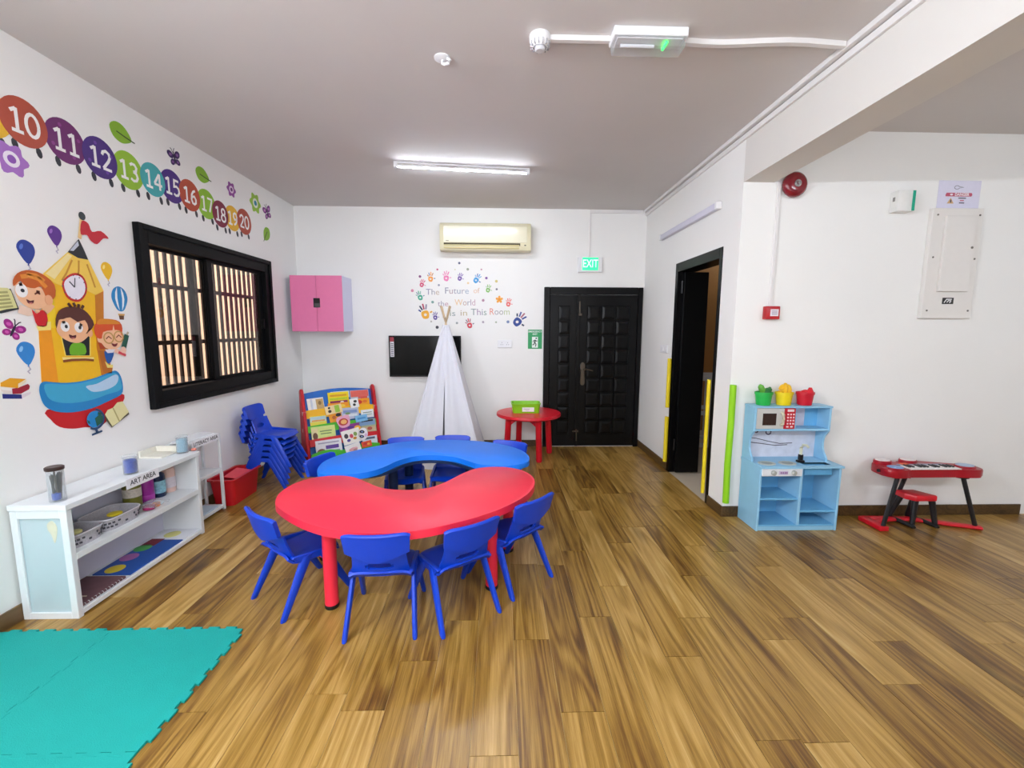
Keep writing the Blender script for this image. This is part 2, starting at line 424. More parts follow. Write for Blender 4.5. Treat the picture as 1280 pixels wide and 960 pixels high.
# ---- door_1 : black double door, one third / two thirds
x0d, x1d, zd = .562, 1.815, 2.055
fr = bmn()
for (a, b, z0_, z1_) in ((x0d, x0d+.075, 0, zd), (x1d-.06, x1d, 0, zd), (x0d+.075, x1d-.06, zd-.09, zd)):
    box(fr, a, b, D-.035, D-.001, z0_, z1_, r=.006, seg=1)
d1 = struct('door_1', fr, BLACKP); d1['label'] = 'black double door with raised panels and bronze lever handle'
lx = [x0d+.075, 1.0, x1d-.06]; ztop = zd-.09
def leafp(xa, xb, cols, px0, px1):
    b = bmn(); box(b, xa+.003, xb-.003, D-.022, D-.001, .012, ztop-.004, r=.003, seg=1)
    lf = O('door_leaf', b, BLACKP, d1)
    n = 9; pz0, pz1 = .17, 1.83; st = (pz1-pz0)/n
    cw = (px1-px0)/cols
    for i in range(n):
        for j in range(cols):
            a, c = px0+j*cw+.006, px0+(j+1)*cw-.006; z0_, z1_ = pz0+i*st+.006, pz0+(i+1)*st-.006
            b = bmn(); y = D-.0215
            r1 = [(a, y, z0_), (c, y, z0_), (c, y, z1_), (a, y, z1_)]
            q = .034
            # alternating pillow / pyramid blocks
            hh = .022 if (i+j) % 2 else .012
            r2 = [(a+.006, y-hh*.7, z0_+.006), (c-.006, y-hh*.7, z0_+.006), (c-.006, y-hh*.7, z1_-.006), (a+.006, y-hh*.7, z1_-.006)]
            r3 = [(a+q, y-hh, z0_+q), (c-q, y-hh, z0_+q), (c-q, y-hh, z1_-q), (a+q, y-hh, z1_-q)]
            ring_loft(b, [r1, r2, r3]); O('raised_panel', b, BLACKP, lf, smooth=False)
    return lf
leafp(lx[0], lx[1], 1, .74, .90)
leaf2 = leafp(lx[1], lx[2], 3, 1.105, 1.655)
b = bmn(); box(b, lx[1]-.022, lx[1]+.022, D-.034, D-.02, .012, ztop-.004, r=.004, seg=1); O('door_astragal', b, BLACKP, d1)
BRONZE = mat('bronze', '#6A6258', .3, metal=.95)
hp = at(728, 466, 'y', D-.03); hx, hz = hp.x, hp.z
b = bmn(); prism(b, [tuple(p) for p in smooth_closed([(hx-.028, hz-.13), (hx, hz-.16), (hx+.028, hz-.13), (hx+.02, hz), (hx+.028, hz+.1), (hx, hz+.135), (hx-.028, hz+.1), (hx-.02, hz)], 4)], lambda u, v, d: (u, D-d, v), .022, .045)
hd = O('handle_plate', b, BRONZE, d1)
b = bmn(); cyl(b, (hx, D-.04, hz+.04), (hx, D-.085, hz+.04), .011, n=10); tube(b, [(hx, D-.085, hz+.04), (hx+.03, D-.088, hz+.052), (hx+.08, D-.088, hz+.043), (hx+.125, D-.086, hz+.03)], [.011, .011, .009, .007], 8)
O('lever', b, BRONZE, hd)
b = bmn(); cyl(b, (hx, D-.04, hz-.06), (hx, D-.052, hz-.06), .014, n=12); O('lock_cylinder', b, BRONZE, hd)
b = bmn(); box(b, lx[1]+.005, lx[1]+.02, D-.05, D-.03, 1.72, 1.88, r=.003, seg=1); box(b, lx[1]+.002, lx[1]+.04, D-.055, D-.03, 1.70, 1.73, r=.003, seg=1)
O('slide_bolt', b, BRONZE, d1)
b = bmn(); box(b, lx[1]-.05, lx[1]+.03, D-.05, D-.03, .20, .22, r=.003, seg=1); box(b, lx[1]-.005, lx[1]+.01, D-.05, D-.03, .08, .24, r=.003, seg=1)
O('floor_bolt', b, BRONZE, d1)

# ---- window_1 : black sliding window in the left wall
GLASS = bpy.data.materials.new('window_glass'); GLASS.use_nodes = True
nt = GLASS.node_tree; nt.nodes.clear()
o_ = nt.nodes.new('ShaderNodeOutputMaterial'); tr_ = nt.nodes.new('ShaderNodeBsdfTransparent'); gl_ = nt.nodes.new('ShaderNodeBsdfGlossy'); mx_ = nt.nodes.new('ShaderNodeMixShader'); lw0 = nt.nodes.new('ShaderNodeLayerWeight'); fr_ = nt.nodes.new('ShaderNodeMapRange'); lw0.inputs[0].default_value = .3
tr_.inputs[0].default_value = (.86, .80, .76, 1); gl_.inputs['Roughness'].default_value = .02; fr_.inputs[3].default_value = .03; fr_.inputs[4].default_value = .16; nt.links.new(lw0.outputs['Facing'], fr_.inputs[0])
nt.links.new(fr_.outputs[0], mx_.inputs[0]); nt.links.new(tr_.outputs[0], mx_.inputs[1]); nt.links.new(gl_.outputs[0], mx_.inputs[2]); nt.links.new(mx_.outputs[0], o_.inputs[0])
MATS['window_glass'] = GLASS
bm = bmn(); box(bm, RWX0+.05, RWX1-.05, REAR-.125, REAR-.12, RWZ0+.05, RWZ1-.05); O('pane', bm, GLASS, fill_win, smooth=False)
def wbox(b, y0, y1, z0, z1, d0, d1, r=.003): return box(b, -LW+d0, -LW+d1, y0, y1, z0, z1, r=r, seg=1)
fw = .115
b = bmn()
wbox(b, wy0, wy0+.09, wz0, wz1, -.10, .03); wbox(b, wy1-fw*.9, wy1, wz0, wz1, -.10, .03)
wbox(b, wy0+.09, wy1-fw*.9, wz0, wz0+fw*1.05, -.10, .03); wbox(b, wy0+.09, wy1-fw*.9, wz1-fw*1.05, wz1, -.10, .03)
win = struct('window_1', b, BLACKA); win['label'] = 'black framed sliding window with barred view'
b = bmn(); e = .035
wbox(b, wy0-.004, wy0+e, wz0-.004, wz1+.004, .0, .045); wbox(b, wy1-e, wy1+.004, wz0-.004, wz1+.004, .0, .045)
wbox(b, wy0+e, wy1-e, wz0-.004, wz0+e, .0, .045); wbox(b, wy0+e, wy1-e, wz1-e, wz1+.004, .0, .045)
O('window_frame', b, BLACKA, win, smooth=False)
iy0, iy1, iz0, iz1 = wy0+.09, wy1-fw*.9, wz0+fw*1.05, wz1-fw*1.05
ym = at(262, 390, 'x', -LW-.045).y
def sash(ya, yb, d, ws, we, wt):
    b = bmn()
    wbox(b, ya, ya+ws, iz0, iz1, d-.015, d+.012); wbox(b, yb-we, yb, iz0, iz1, d-.015, d+.012)
    wbox(b, ya+ws, yb-we, iz0, iz0+wt, d-.015, d+.012); wbox(b, ya+ws, yb-we, iz1-wt, iz1, d-.015, d+.012)
    s = O('sash', b, BLACKA, win, smooth=False)
    b = bmn(); wbox(b, ya+ws, yb-we, iz0+wt, iz1-wt, d-.003, d+.003, r=0); O('pane', b, GLASS, s, smooth=False)
    return s
sash(iy0, ym+.03, -.065, .02, .06, .02)
sash(ym-.03, iy1, -.03, .065, .055, .03)
b = bmn(); ys_ = at(239, 390, 'x', -LW-.088).y; wbox(b, ys_, ys_+.055, iz0, iz1, -.098, -.078); O('fly_screen_stile', b, BLACKA, win, smooth=False)
b = bmn(); wbox(b, iy1-.055, iy1-.03, 1.52, 1.62, -.02, .01); O('latch', b, BLACKA, win)
# outside: steel grille and neighbouring wall
GR = mat('grille_steel', '#43352F', .6, var=.15)
g = E('window_grille', 'brown steel security bars outside the black window', 'grille', (-LW-T-.05, (hy0+hy1)/2, hz0))
gy = hy0-.02
while gy < hy1+.25:
    b = bmn(); box(b, -LW-T-.058, -LW-T-.042, gy, gy+.027, hz0-.1, hz1+.1); O('bar', b, GR, g, world=True, smooth=False); gy += .084
for z in (hz0+.36*(hz1-hz0)-.03, hz0+.70*(hz1-hz0)):
    b = bmn(); box(b, -LW-T-.045, -LW-T-.03, hy0-.1, hy1+.3, z, z+.035); O('cross_bar', b, GR, g, world=True, smooth=False)
b = bmn(); box(b, -4.4, -4.3, 1.0, 9.5, -.2, 2.9); struct('wall_outside', b, mat('peach_render', '#E0BE9F', .8, var=.12, scale=1.5, bump=.1))
b = bmn(); box(b, -4.4, -LW-T, 1.0, 9.5, -.25, -.2); struct('ground_outside', b, mat('outside_ground', '#B9A58F', .9, var=.1, scale=3))
# ================================================================ FURNITURE
BLUE = mat('blue_plastic', '#003CBE', .42, var=.06, scale=14, bump=.04, bscale=160)
BLUET = mat('blue_table_plastic', '#0078EE', .5, var=.05, scale=9, bump=.05, bscale=110)
NAVY = mat('navy_plastic', '#11284F', .4, var=.06)
RED = mat('red_table_plastic', '#F22C46', .42, var=.04, scale=9, bump=.04, bscale=120)
RED2 = mat('red_plastic', '#D01226', .36, var=.05)
BLACKR = mat('black_rubber', '#101010', .6)

# ---- kidney tables
def kidney(name, label, px, py_shift, z, top_m, leg_m, legs, leg_r, foot):
    pts = []
    for (x, y) in px:
        p = at(x, y, 'z', z); pts.append((p.x, p.y))
    c = Vector((sum(p[0] for p in pts)/len(pts), sum(p[1] for p in pts)/len(pts)))
    t = E(name, label, 'table', (c.x, c.y, 0))
    out = [(p.x-c.x, p.y-c.y) for p in smooth_closed(pts, 5)]
    bm = bmn(); th = .042
    prism(bm, out, lambda u, v, d: (u, v, d), z-th, z, r=.013, seg=3)
    top = [f for f in bm.faces if f.calc_center_median().z > z-.0005 and len(f.verts) > 20]
    bmesh.ops.inset_region(bm, faces=top, thickness=.022, depth=0)
    bmesh.ops.inset_region(bm, faces=top, thickness=.006, depth=-.0035)
    O('tabletop', bm, top_m, t, angle=50)
    # moulded rib under the top
    bm = bmn(); prism(bm, [(u*.86, v*.80) for u, v in out], lambda u, v, d: (u, v, d), z-th-.02, z-th+.002); O('underframe', bm, leg_m, t, angle=50)
    for (x, y) in legs:
        bm = bmn(); X, Y = x-c.x, y-c.y
        lathe(bm, [(leg_r, .02), (leg_r, z-th-.035), (leg_r*1.35, z-th-.015), (leg_r*1.35, z-th)], 20, (X, Y, 0)); lg = O('leg', bm, leg_m, t)
        bm = bmn(); lathe(bm, [(leg_r*.98, 0), (leg_r*1.06, .006), (leg_r*1.06, .022), (leg_r*.9, .024)], 20, (X, Y, 0)); O('foot_cap', bm, foot, lg)
    return t
def zpx(l, ox, oy, s): return [(ox+x/s, oy+y/s) for x, y in l]
redpx = zpx([(141,312),(160,275),(220,237),(300,214),(390,206),(455,213),(505,232),(560,254),(630,263),(705,262),(775,250),(835,226),(890,198),(945,178),(1010,171),(1070,173),(1130,186),(1170,210),(1178,240),(1150,280),(1080,322),(980,362),(860,396),(730,424),(600,437),(470,435),(350,420),(260,394),(190,360),(152,332)], 300, 530, 3.2)
bluepx = zpx([(72,238),(105,188),(190,150),(300,120),(430,94),(550,76),(700,66),(850,66),(1000,76),(1120,96),(1205,126),(1243,162),(1225,190),(1150,205),(1050,206),(960,198),(900,180),(840,162),(760,152),(680,150),(600,158),(520,180),(450,212),(380,236),(300,250),(200,254),(115,252)], 380, 535, 4.414)
rt_ = kidney('kidney_table', 'red kidney shaped plastic table with red round legs', redpx, 0, .53, RED, RED, [(-.92, 2.262), (-.045, 2.42), (-1.16, 2.78), (.06, 2.86)], .036, BLACKR)
bt_ = kidney('kidney_table', 'blue kidney shaped plastic table with dark blue legs', bluepx, 0, .54, BLUET, NAVY, [(-.82, 3.28), (-.20, 3.34), (-1.13, 3.22), (.07, 3.36), (-.77, 3.62), (-.26, 3.68)], .036, BLACKR)

# ---- child chairs
def chair_leg(bm, top, foot, a0, b0, a1, b1, n=10):
    rings = []
    for t in (0, .04, .5, .93, 1):
        p = Vector(foot).lerp(Vector(top), t); a = a1+(a0-a1)*t; b = b1+(b0-b1)*t
        if t == 0: a *= .8; b *= .8
        rings.append([(p.x+b*math.copysign(abs(math.cos(2*PI*k/n))**.75, math.cos(2*PI*k/n)), p.y+a*math.copysign(abs(math.sin(2*PI*k/n))**.75, math.sin(2*PI*k/n)), p.z) for k in range(n)])
    return ring_loft(bm, rings)
def make_chair():
    t = E('child_chair', '', 'chair')
    # seat
    def fs(u, v):
        w = .152-.012*v+(.01*math.sin(PI*v))
        y = -.148+.325*v; z = .295-.016*math.sin(PI*min(1, v*1.05))*(1-.6*u*u)+.03*max(0, (.14-v)/.14)**2-.028*max(0, (v-.82)/.18)**2
        y -= .03*max(0, v-.7)/.3*u*u
        return (u*w, y, z-.012*max(0, abs(u)-.82)/.18)
    bm = bmn(); sheet(bm, 14, 14, fs, .012); O('seat', bm, BLUE, t, angle=60)
    # lower back with hand slot
    def yb(u, z): return -.146-.26*(z-.31)+.026*u*u
    def fb(u, v):
        z = .300+.135*v; w = .130+.016*(1-v)**2
        return (u*w, yb(u, z)+.012*(1-v)**2, z)
    bm = bmn(); sheet(bm, 20, 15, fb, .012, skip=lambda u, v: abs(u) < .52-.1*abs(v-.47)/.13 and .33 < v < .60); O('lower_back', bm, BLUE, t, angle=60)
    # upper back panel with V shaped lower edge and rolled rim
    def fu(u, v):
        z0 = .405+.05*abs(u)**1.2; z1 = .552-.012*max(0, (abs(u)-.78)/.22)**2
        z = z0+(z1-z0)*v; w = .150+.006*v
        return (u*w, yb(u, z)-.025, z)
    bm = bmn(); sheet(bm, 18, 8, fu, .024); up_ = O('backrest', bm, BLUE, t, angle=60)
    rim = [fu(u/10, 1) for u in range(-10, 11)]
    bm = bmn(); tube(bm, [(p[0], p[1]-.004, p[2]) for p in rim], .011, 8); O('top_rim', bm, BLUE, up_)
    for s in (-1, 1):
        bm = bmn(); chair_leg(bm, (s*.150, -.045, .30), (s*.170, -.2, 0), .034, .013, .017, .013); O('leg', bm, BLUE, t)
        bm = bmn(); chair_leg(bm, (s*.150, .045, .29), (s*.172, .2, 0), .034, .013, .017, .013); O('leg', bm, BLUE, t)
        bm = bmn(); prism(bm, [(-.13, .31), (-.09, .272), (.07, .262), (.13, .282), (.12, .294), (-.12, .318)], lambda u, v, d: (d, u, v), s*.136, s*.160, r=.004, seg=1); O('side_bracket', bm, BLUE, t)
    note_kids(t)
    return t
proto = make_chair(); used = [False]
def chair(mid_rear, fw, label, group=None, z=0):
    if used[0]: c = copy_tree(proto)
    else: c = proto; used[0] = True
    f = Vector(fw).normalized(); p = Vector(mid_rear)+f*.2
    c.location = (p.x, p.y, z); c.rotation_euler = (0, 0, math.atan2(f.y, f.x)-PI/2)
    c['label'] = label
    if group: c['group'] = group
    return c
GF, GB = 'blue chairs at the red table', 'blue chairs behind the blue table'
chair((-1.258, 2.24), (.62, .786), 'blue plastic child chair at the red table end facing the white art shelf', GF)
chair((-.586, 1.990), (-.06, 1), 'blue plastic child chair at the red table, backrest parallel to its long edge', GF)
chair((-.139, 2.098), (-.568, .823), 'blue plastic child chair at the red table, second from the end by the play kitchen', GF)
chair((.20, 2.412), (-.689, .725), 'blue plastic child chair at the red table end nearest the play kitchen', GF)
def top_at(px, py, f): p = at(px, py, 'z', .54); q = Vector((f[0], f[1])).normalized(); return (p.x-q.x*.05, p.y-q.y*.05)
chair(top_at(408, 575, (.945, -.325)), (.945, -.325), 'blue plastic child chair tucked under the blue table end near the chair stack', GB)
chair(top_at(507, 552, (.15, -1)), (.15, -1), 'blue plastic child chair behind the blue table on the side near the book rack', GB)
chair(top_at(565, 549.7, (.0, -1)), (.0, -1), 'blue plastic child chair behind the blue table right in front of the white tent', GB)
chair(top_at(634, 557, (-.45, -1)), (-.45, -1), 'blue plastic child chair behind the blue table end near the small round red table', GB)
ords = ['bottom chair', 'second chair from the floor', 'middle chair', 'fourth chair from the floor', 'topmost chair']
for i in range(5):
    chair((-2.42+.012*i, 4.22), (1, 0), 'blue plastic child chair, %s of the stack by the window' % ords[i], 'stacked blue chairs', z=.056*i)

# ---- white art shelf
WSH = mat('white_board', '#E5E9EB', .5, var=.03, scale=6)
WSHB = mat('lilac_white_board', '#DCDCEC', .55, var=.03, scale=6)
ax0, ax1, ay0, ay1 = -LW+.0135, -2.205, 2.186, 3.172
sh = E('storage_shelf', 'low white wooden shelf with art supplies and art area sign', 'shelf', ((ax0+ax1)/2, (ay0+ay1)/2, 0))
def part(name, m, parent, *boxes, r=.002, world=True, seg=1):
    b = bmn()
    for bx in boxes: box(b, *bx, r=r, seg=seg)
    return O(name, b, m, parent, world=world)
ZT = .625
part('top_board', WSH, sh, (ax0, ax1+.008, ay0-.008, ay1+.006, ZT-.03, ZT))
for y0_, y1_ in ((ay0+.012, ay0+.0295), (ay1-.03, ay1)):
    part('side_panel', WSH if y0_ > 2.5 else mat('pale_blue_panel', '#BCCFD4', .35, var=.03, scale=8), sh, (ax0, ax1 if y0_ > 2.5 else ax1-.034, y0_, y1_, .001, ZT-.031))
fy = ay0
part('end_frame', WSH, sh, (ax1-.035, ax1, fy, fy+.03, 0, ZT-.03), (ax0, ax0+.035, fy, fy+.012, 0, ZT-.03), (ax0+.035, ax1-.035, fy, fy+.012, 0, .035), (ax0+.035, ax1-.035, fy, fy+.012, ZT-.075, ZT-.03))
part('middle_shelf', WSH, sh, (ax0, ax1, ay0+.03, ay1-.03, .315, .35))
part('bottom_board', WSH, sh, (ax0, ax1, ay0+.03, ay1-.03, .012, .04))
part('back_panel', WSHB, sh, (ax0, ax0+.008, ay0+.03, ay1-.03, .04, ZT-.03))
b = bmn(); prism(b, [tuple(p) for p in smooth_closed([(-2.315, .52), (-2.290, .535), (-2.270, .505), (-2.275, .46), (-2.290, .415), (-2.302, .46), (-2.317, .49)], 3)], lambda u, v, d: (u, d, v), ay0+.0105, ay0+.0120)
O('tape_mark', b, mat('old_tape', '#D9D6BE', .6, var=.1), sh, world=True)
def sign_strip(name, label, s, y0_, y1_, x, z0, z1, size):
    t = E(name, label, 'sign', (x, (y0_+y1_)/2, z0))
    b = bmn(); box(b, x, x+.0025, y0_, y1_, z0, z1); cd = O('card', b, mat('white_card', '#F1F0F4', .5), t, world=True, smooth=False)
    b = txt(s, size, bold=.0007); place(b, lambda X, Y, Z: (x+.0031, (y0_+y1_)/2-X*(-1), (z0+z1)/2+Y)); O('lettering', b, mat('print_black', '#1C1C24', .5), cd, world=True, smooth=False, flip=False)
    return t
pA = at(157, 600, 'x', ax1+.01); pB = at(193, 584, 'x', ax1+.01)
sign_strip('label_strip', 'white ART AREA label strip on shelf edge', 'ART AREA', pA.y, pB.y+.03, ax1+.0085, ZT-.055, ZT+.005, .042)

# things on the art shelf
CLEAR = bpy.data.materials.new('clear_plastic'); CLEAR.use_nodes = True
nt = CLEAR.node_tree; nt.nodes.clear()
o_ = nt.nodes.new('ShaderNodeOutputMaterial'); tr_ = nt.nodes.new('ShaderNodeBsdfTransparent'); gl_ = nt.nodes.new('ShaderNodeBsdfPrincipled'); mx_ = nt.nodes.new('ShaderNodeMixShader')
lw_ = nt.nodes.new('ShaderNodeLayerWeight'); lw_.inputs[0].default_value = .35
tr_.inputs[0].default_value = (.93, .94, .95, 1); gl_.inputs['Roughness'].default_value = .15; gl_.inputs['Base Color'].default_value = (.85, .88, .9, 1)
mr_ = nt.nodes.new('ShaderNodeMapRange'); mr_.inputs[3].default_value = .05; mr_.inputs[4].default_value = .40
nt.links.new(lw_.outputs['Facing'], mr_.inputs[0]); nt.links.new(mr_.outputs[0], mx_.inputs[0]); nt.links.new(tr_.outputs[0], mx_.inputs[1]); nt.links.new(gl_.outputs[0], mx_.inputs[2]); nt.links.new(mx_.outputs[0], o_.inputs[0])
MATS['clear_plastic'] = CLEAR
def jar_shell(b, r, h, c, n=24):
    lathe(b, [(r*.94, .0), (r, .006), (r, h-.008), (r*.93, h), (r*.9, h), (r*.94, h-.008), (r*.94, .01), (r*.9, .008)], n, c)
    return b
# pencil jar
p = at(73, 626, 'z', ZT); jx, jy = p.x, p.y
t = E('pencil_jar', 'tall clear plastic jar of dark pencils with brown lid', 'jar', (jx, jy, ZT))
b = bmn(); jar_shell(b, .034, .172, (0, 0, 0)); O('jar_body', b, CLEAR, t)
b = bmn(); lathe(b, [(.036, .166), (.038, .169), (.038, .182), (.034, .185)], 24); O('lid', b, mat('dark_brown_lid', '#3A2523', .4), t)
rj = random.Random(3)
for i in range(11):
    a = rj.uniform(0, 2*PI); r0 = rj.uniform(.003, .016); r1 = rj.uniform(.008, .026); a2 = a+rj.uniform(-.6, .6)
    p0 = Vector((r0*math.cos(a), r0*math.sin(a), .012)); p1 = Vector((r1*math.cos(a2), r1*math.sin(a2), rj.uniform(.135, .16)))
    b = bmn(); tube(b, [p0, p0.lerp(p1, .93), p1], [.0042, .0042, .001], 6); O('pencil', b, mat('dark_pencil_%d' % (i % 2), ['#22241F', '#4A4338'][i % 2], .5), t)
b = bmn(); lathe(b, [(.012, .010), (.018, .014), (.018, .045), (.005, .047)], 18, (.004, -.010, 0)); O('eraser_pot', b, mat('eraser_blue', '#1A48A8', .5), t)
# blue bead jar and small jar of beads further along
def bead_jar(px, py, label, r, h, fill_m, fh, lid_m):
    p = at(px, py, 'z', ZT); t = E('craft_jar', label, 'jar', (min(p.x, ax1-r-.005), p.y, ZT))
    b = bmn(); jar_shell(b, r, h, (0, 0, 0)); O('jar_body', b, CLEAR, t)
    b = bmn(); lathe(b, [(r*.88, .011), (r*.90, .014), (r*.90, fh), (r*.7, fh+.006)], 20); O('contents', b, fill_m, t)
    b = bmn(); lathe(b, [(r*1.03, h-.004), (r*1.05, h), (r*1.05, h+.010), (r*.98, h+.012)], 24); O('lid', b, lid_m, t)
bead_jar(164, 592, 'clear jar of blue beads beside the art area label', .036, .105, mat('blue_beads', '#0A46B0', .5, var=.35, scale=160, bump=.5, bscale=200), .085, CLEAR)
bead_jar(228.5, 566, 'clear jar of pale blue bits at the far end of the art shelf', .036, .115, mat('pale_beads', '#9CC3D3', .5, var=.3, scale=160, bump=.4, bscale=200), .10, CLEAR)
p = at(232, 567, 'z', ZT)
b = bmn(); lathe(b, [(.010, 0), (.016, .004), (.017, .012), (.010, .018)], 14, (ax1-.045, p.y+.08, ZT)); tag(O('clay_bead', b, mat('coral_clay', '#E58A76', .6)), 'small coral lump beside the pale blue jar', 'bead')
# paint bottles under the top board
ZM = .35
def bottle(px, label, body, cap, lab, r=.038, h=.155, band=(.045, .12), lab_c='#E7E2D8'):
    p = at(px, 636, 'x', -2.385); y = p.y
    t = E('paint_bottle', label, 'bottle', (-2.385, y, ZM), group='paint bottles on the art shelf')
    b = bmn(); lathe(b, [(r*.92, 0), (r, .006), (r, h*.72), (r*.9, h*.80), (r*.5, h*.86), (r*.46, h*.9)], 24); bd = O('bottle_body', b, body, t)
    b = bmn(); lathe(b, [(r*.55, h*.87), (r*.57, h*.88), (r*.5, h), (r*.2, h*1.01)], 16); O('cap', b, cap, t)
    b = bmn(); lathe(b, [(r*1.0, band[0]), (r*1.015, band[0]+.001), (r*1.015, band[1]), (r*1.0, band[1]+.001)], 24); O('label_band', b, lab, bd)
    return t
DK = mat('dark_glassy', '#2B2A2A', .25)
bottle(167, 'stout brown and olive paint bottle with white label band', mat('olive_paint', '#76752C', .3, var=.15), DK, mat('cream_label', '#D8D0C4', .5, var=.35, scale=90), r=.049, h=.205, band=(.085, .140))
bottle(185, 'violet glitter paint bottle with small white tag', mat('violet_paint', '#A12B9A', .35, var=.2, scale=120), mat('violet_cap', '#7A2C86', .3), mat('violet_label', '#B03AA6', .4, var=.2, scale=60), r=.044, h=.20, band=(.03, .055))
bottle(200.5, 'navy paint bottle with light blue splash label', mat('navy_paint', '#17294F', .3), mat('navy_cap', '#1A2036', .3), mat('sky_label', '#8CC3E6', .45, var=.6, scale=60), r=.042, h=.20, band=(.03, .115))
bottle(214, 'clear bottle with orange neck and coral base', mat('coral_paint', '#E8C3B8', .25, var=.15), mat('orange_cap', '#B06A3B', .35), mat('pale_label', '#D9CDD4', .5, var=.2, scale=70), r=.042, h=.215, band=(.035, .11))
# perforated baskets
BASK = mat('grey_basket', '#B9B6BC', .5, var=.35, scale=130)
def wire_basket(yc, ln, label, wd=.2):
    t = E('storage_basket', label, 'basket', (-2.335, yc, ZM))
    def ringp(hx, hy, z, n=28): return [(hx*math.copysign(abs(math.cos(2*PI*k/n))**.45, math.cos(2*PI*k/n)), hy*math.copysign(abs(math.sin(2*PI*k/n))**.45, math.sin(2*PI*k/n)), z) for k in range(n)]
    b = bmn(); ring_loft(b, [ringp(wd*.44, ln*.44, .0), ringp(wd*.5, ln*.5, .07), ringp(wd*.5-.004, ln*.5-.004, .07), ringp(wd*.44-.004, ln*.44-.004, .004)]); O('basket_wall', b, BASK, t)
    b = bmn(); tube(b, ringp(wd*.5, ln*.5, .071), .0045, 6, closed=True); O('rim', b, mat('basket_rim', '#CFCDD4', .4), t)
    n = 22
    hb = bmn()
    for k in range(n):
        for j in range(2):
            a = 2*PI*(k+.5*j)/n; f = .47+.02*j
            x, y = wd*f*math.copysign(abs(math.cos(a))**.45, math.cos(a)), ln*f*math.copysign(abs(math.sin(a))**.45, math.sin(a))
            M = Matrix.Translation((x*1.006, y*1.006, .025+.022*j)) @ Matrix.Rotation(math.atan2(y/(ln*ln), x/(wd*wd)), 4, 'Z')
            box(hb, -.002, .002, -.006, .006, -.005, .005, M=M)
    O('perforations', hb, mat('basket_hole', '#4C4A52', .6), t, smooth=False, kind='stuff')
    return t
wire_basket(2.335, .20, 'grey perforated basket at the near end of the art shelf middle level')
wire_basket(2.57, .26, 'larger grey perforated basket with a yellow lid inside')
b = bmn(); lathe(b, [(.03, 0), (.036, .004), (.036, .012), (.03, .015)], 20, (-2.29, 2.55, ZM+.062)); tag(O('bottle_top', b, mat('yellow_lid', '#D9C22A', .4)), 'round yellow lid lying on the larger grey basket', 'lid')
b = bmn(); lathe(b, [(.028, 0), (.033, .004), (.033, .012), (.028, .015)], 20, (-2.30, 2.31, ZM+.062)); tag(O('bottle_top', b, mat('cream_lid', '#D8D38E', .4)), 'round cream lid lying on the small grey basket', 'lid')
# craft packet
t = E('craft_packet', 'clear packet with magenta and orange craft pieces', 'packet', (-2.268, 2.795, ZM))
b = bmn(); sheet(b, 10, 8, lambda u, v: (-.06+.12*v, .075*u, .028+.02*math.cos(u*1.3)*math.sin(PI*v)+.006*math.sin(9*u+4*v)), .003); O('film', b, CLEAR, t)
b = bmn(); lathe(b, [(.012, 0), (.03, .006), (.03, .03), (.012, .036)], 14, (0, -.025, .0), sx=1.1, sy=1.0); O('magenta_piece', b, mat('magenta_felt', '#A82466', .7), t)
b = bmn(); lathe(b, [(.01, 0), (.022, .006), (.022, .026), (.01, .03)], 14, (0.005, .03, .0)); O('orange_piece', b, mat('orange_felt', '#E0803F', .7), t)
# paint palette board on bottom level
ZB = .04
t = E('paint_dab_board', 'blue board with round paint colour patches on bottom level', 'board', (-2.33, 2.78, ZB))
part('board', mat('blue_board', '#1751A8', .5, var=.08, scale=20), t, (-.115, .11, -.25, .19, 0, .008), world=False)
part('paper_end', mat('board_paper', '#E4E6EE', .6), t, (-.115, .11, .19, .36, 0, .007), world=False)
for (x, y, c) in ((-.03, -.19, '#D9C22C'), (-.06, -.05, '#A764A6'), (-.07, .07, '#4FA650'), (-.02, .27, '#DCD98A')):
    b = bmn(); lathe(b, [(.05, .0075), (.05, .0088), (.048, .0092)], 22, (x, y, 0)); O('colour_patch', b, mat('patch_'+c[1:], c, .6), t)
part('red_patch', mat('dark_red_patch', '#7C2233', .6), t, (-.11, -.02, .10, .20, .0082, .0092), world=False)
t = E('scrap_book', 'brown spiral bound scrapbook on shelf bottom level', 'book', (-2.33, 2.36, ZB))
part('cover', mat('brown_cover', '#6B4A50', .7, var=.25, scale=25), t, (-.12, .11, -.13, .14, .002, .016), world=False)
b = bmn()
for k in range(12): tube(b, [(.11+.006*math.cos(a), -.12+k*.021, .009+.009*math.sin(a)) for a in [j*PI/3 for j in range(6)]], .0012, 5, closed=True)
O('spiral_binding', b, mat('white_wire', '#E6E6E6', .4), t)
part('cover_stick', mat('stick_cream', '#CDBBA4', .7), t, (.0, .07, -.07, -.06, .016, .021), world=False)

# ---- literacy shelf
lx0, lx1, ly0, ly1 = -LW+.0135, -2.325, 3.215, 3.625
ls = E('storage_shelf', 'open white frame shelf with literacy area sign', 'shelf', ((lx0+lx1)/2, (ly0+ly1)/2, 0))
LT = .655; w = .02
for x, y in ((lx1-w, ly0), (lx1-w, ly1-w), (lx0, ly0), (lx0, ly1-w)):
    part('leg', WSH, ls, (x, x+w, y, y+w, .0, LT-.018))
part('top_rail', WSH, ls, (lx1-w, lx1, ly0, ly1, LT-.018, LT), (lx0, lx0+w, ly0, ly1, LT-.018, LT), (lx0+w, lx1-w, ly1-w, ly1, LT-.018, LT), (lx0+w, lx1-w, ly0, ly0+w, LT-.018, LT))
part('shelf_board', WSH, ls, (lx0, lx1-.001, ly0+w, ly1-w, .335, .36)); part('shelf_board', WSH, ls, (lx0, lx1-.001, ly0+w, ly1-w, .02, .045))
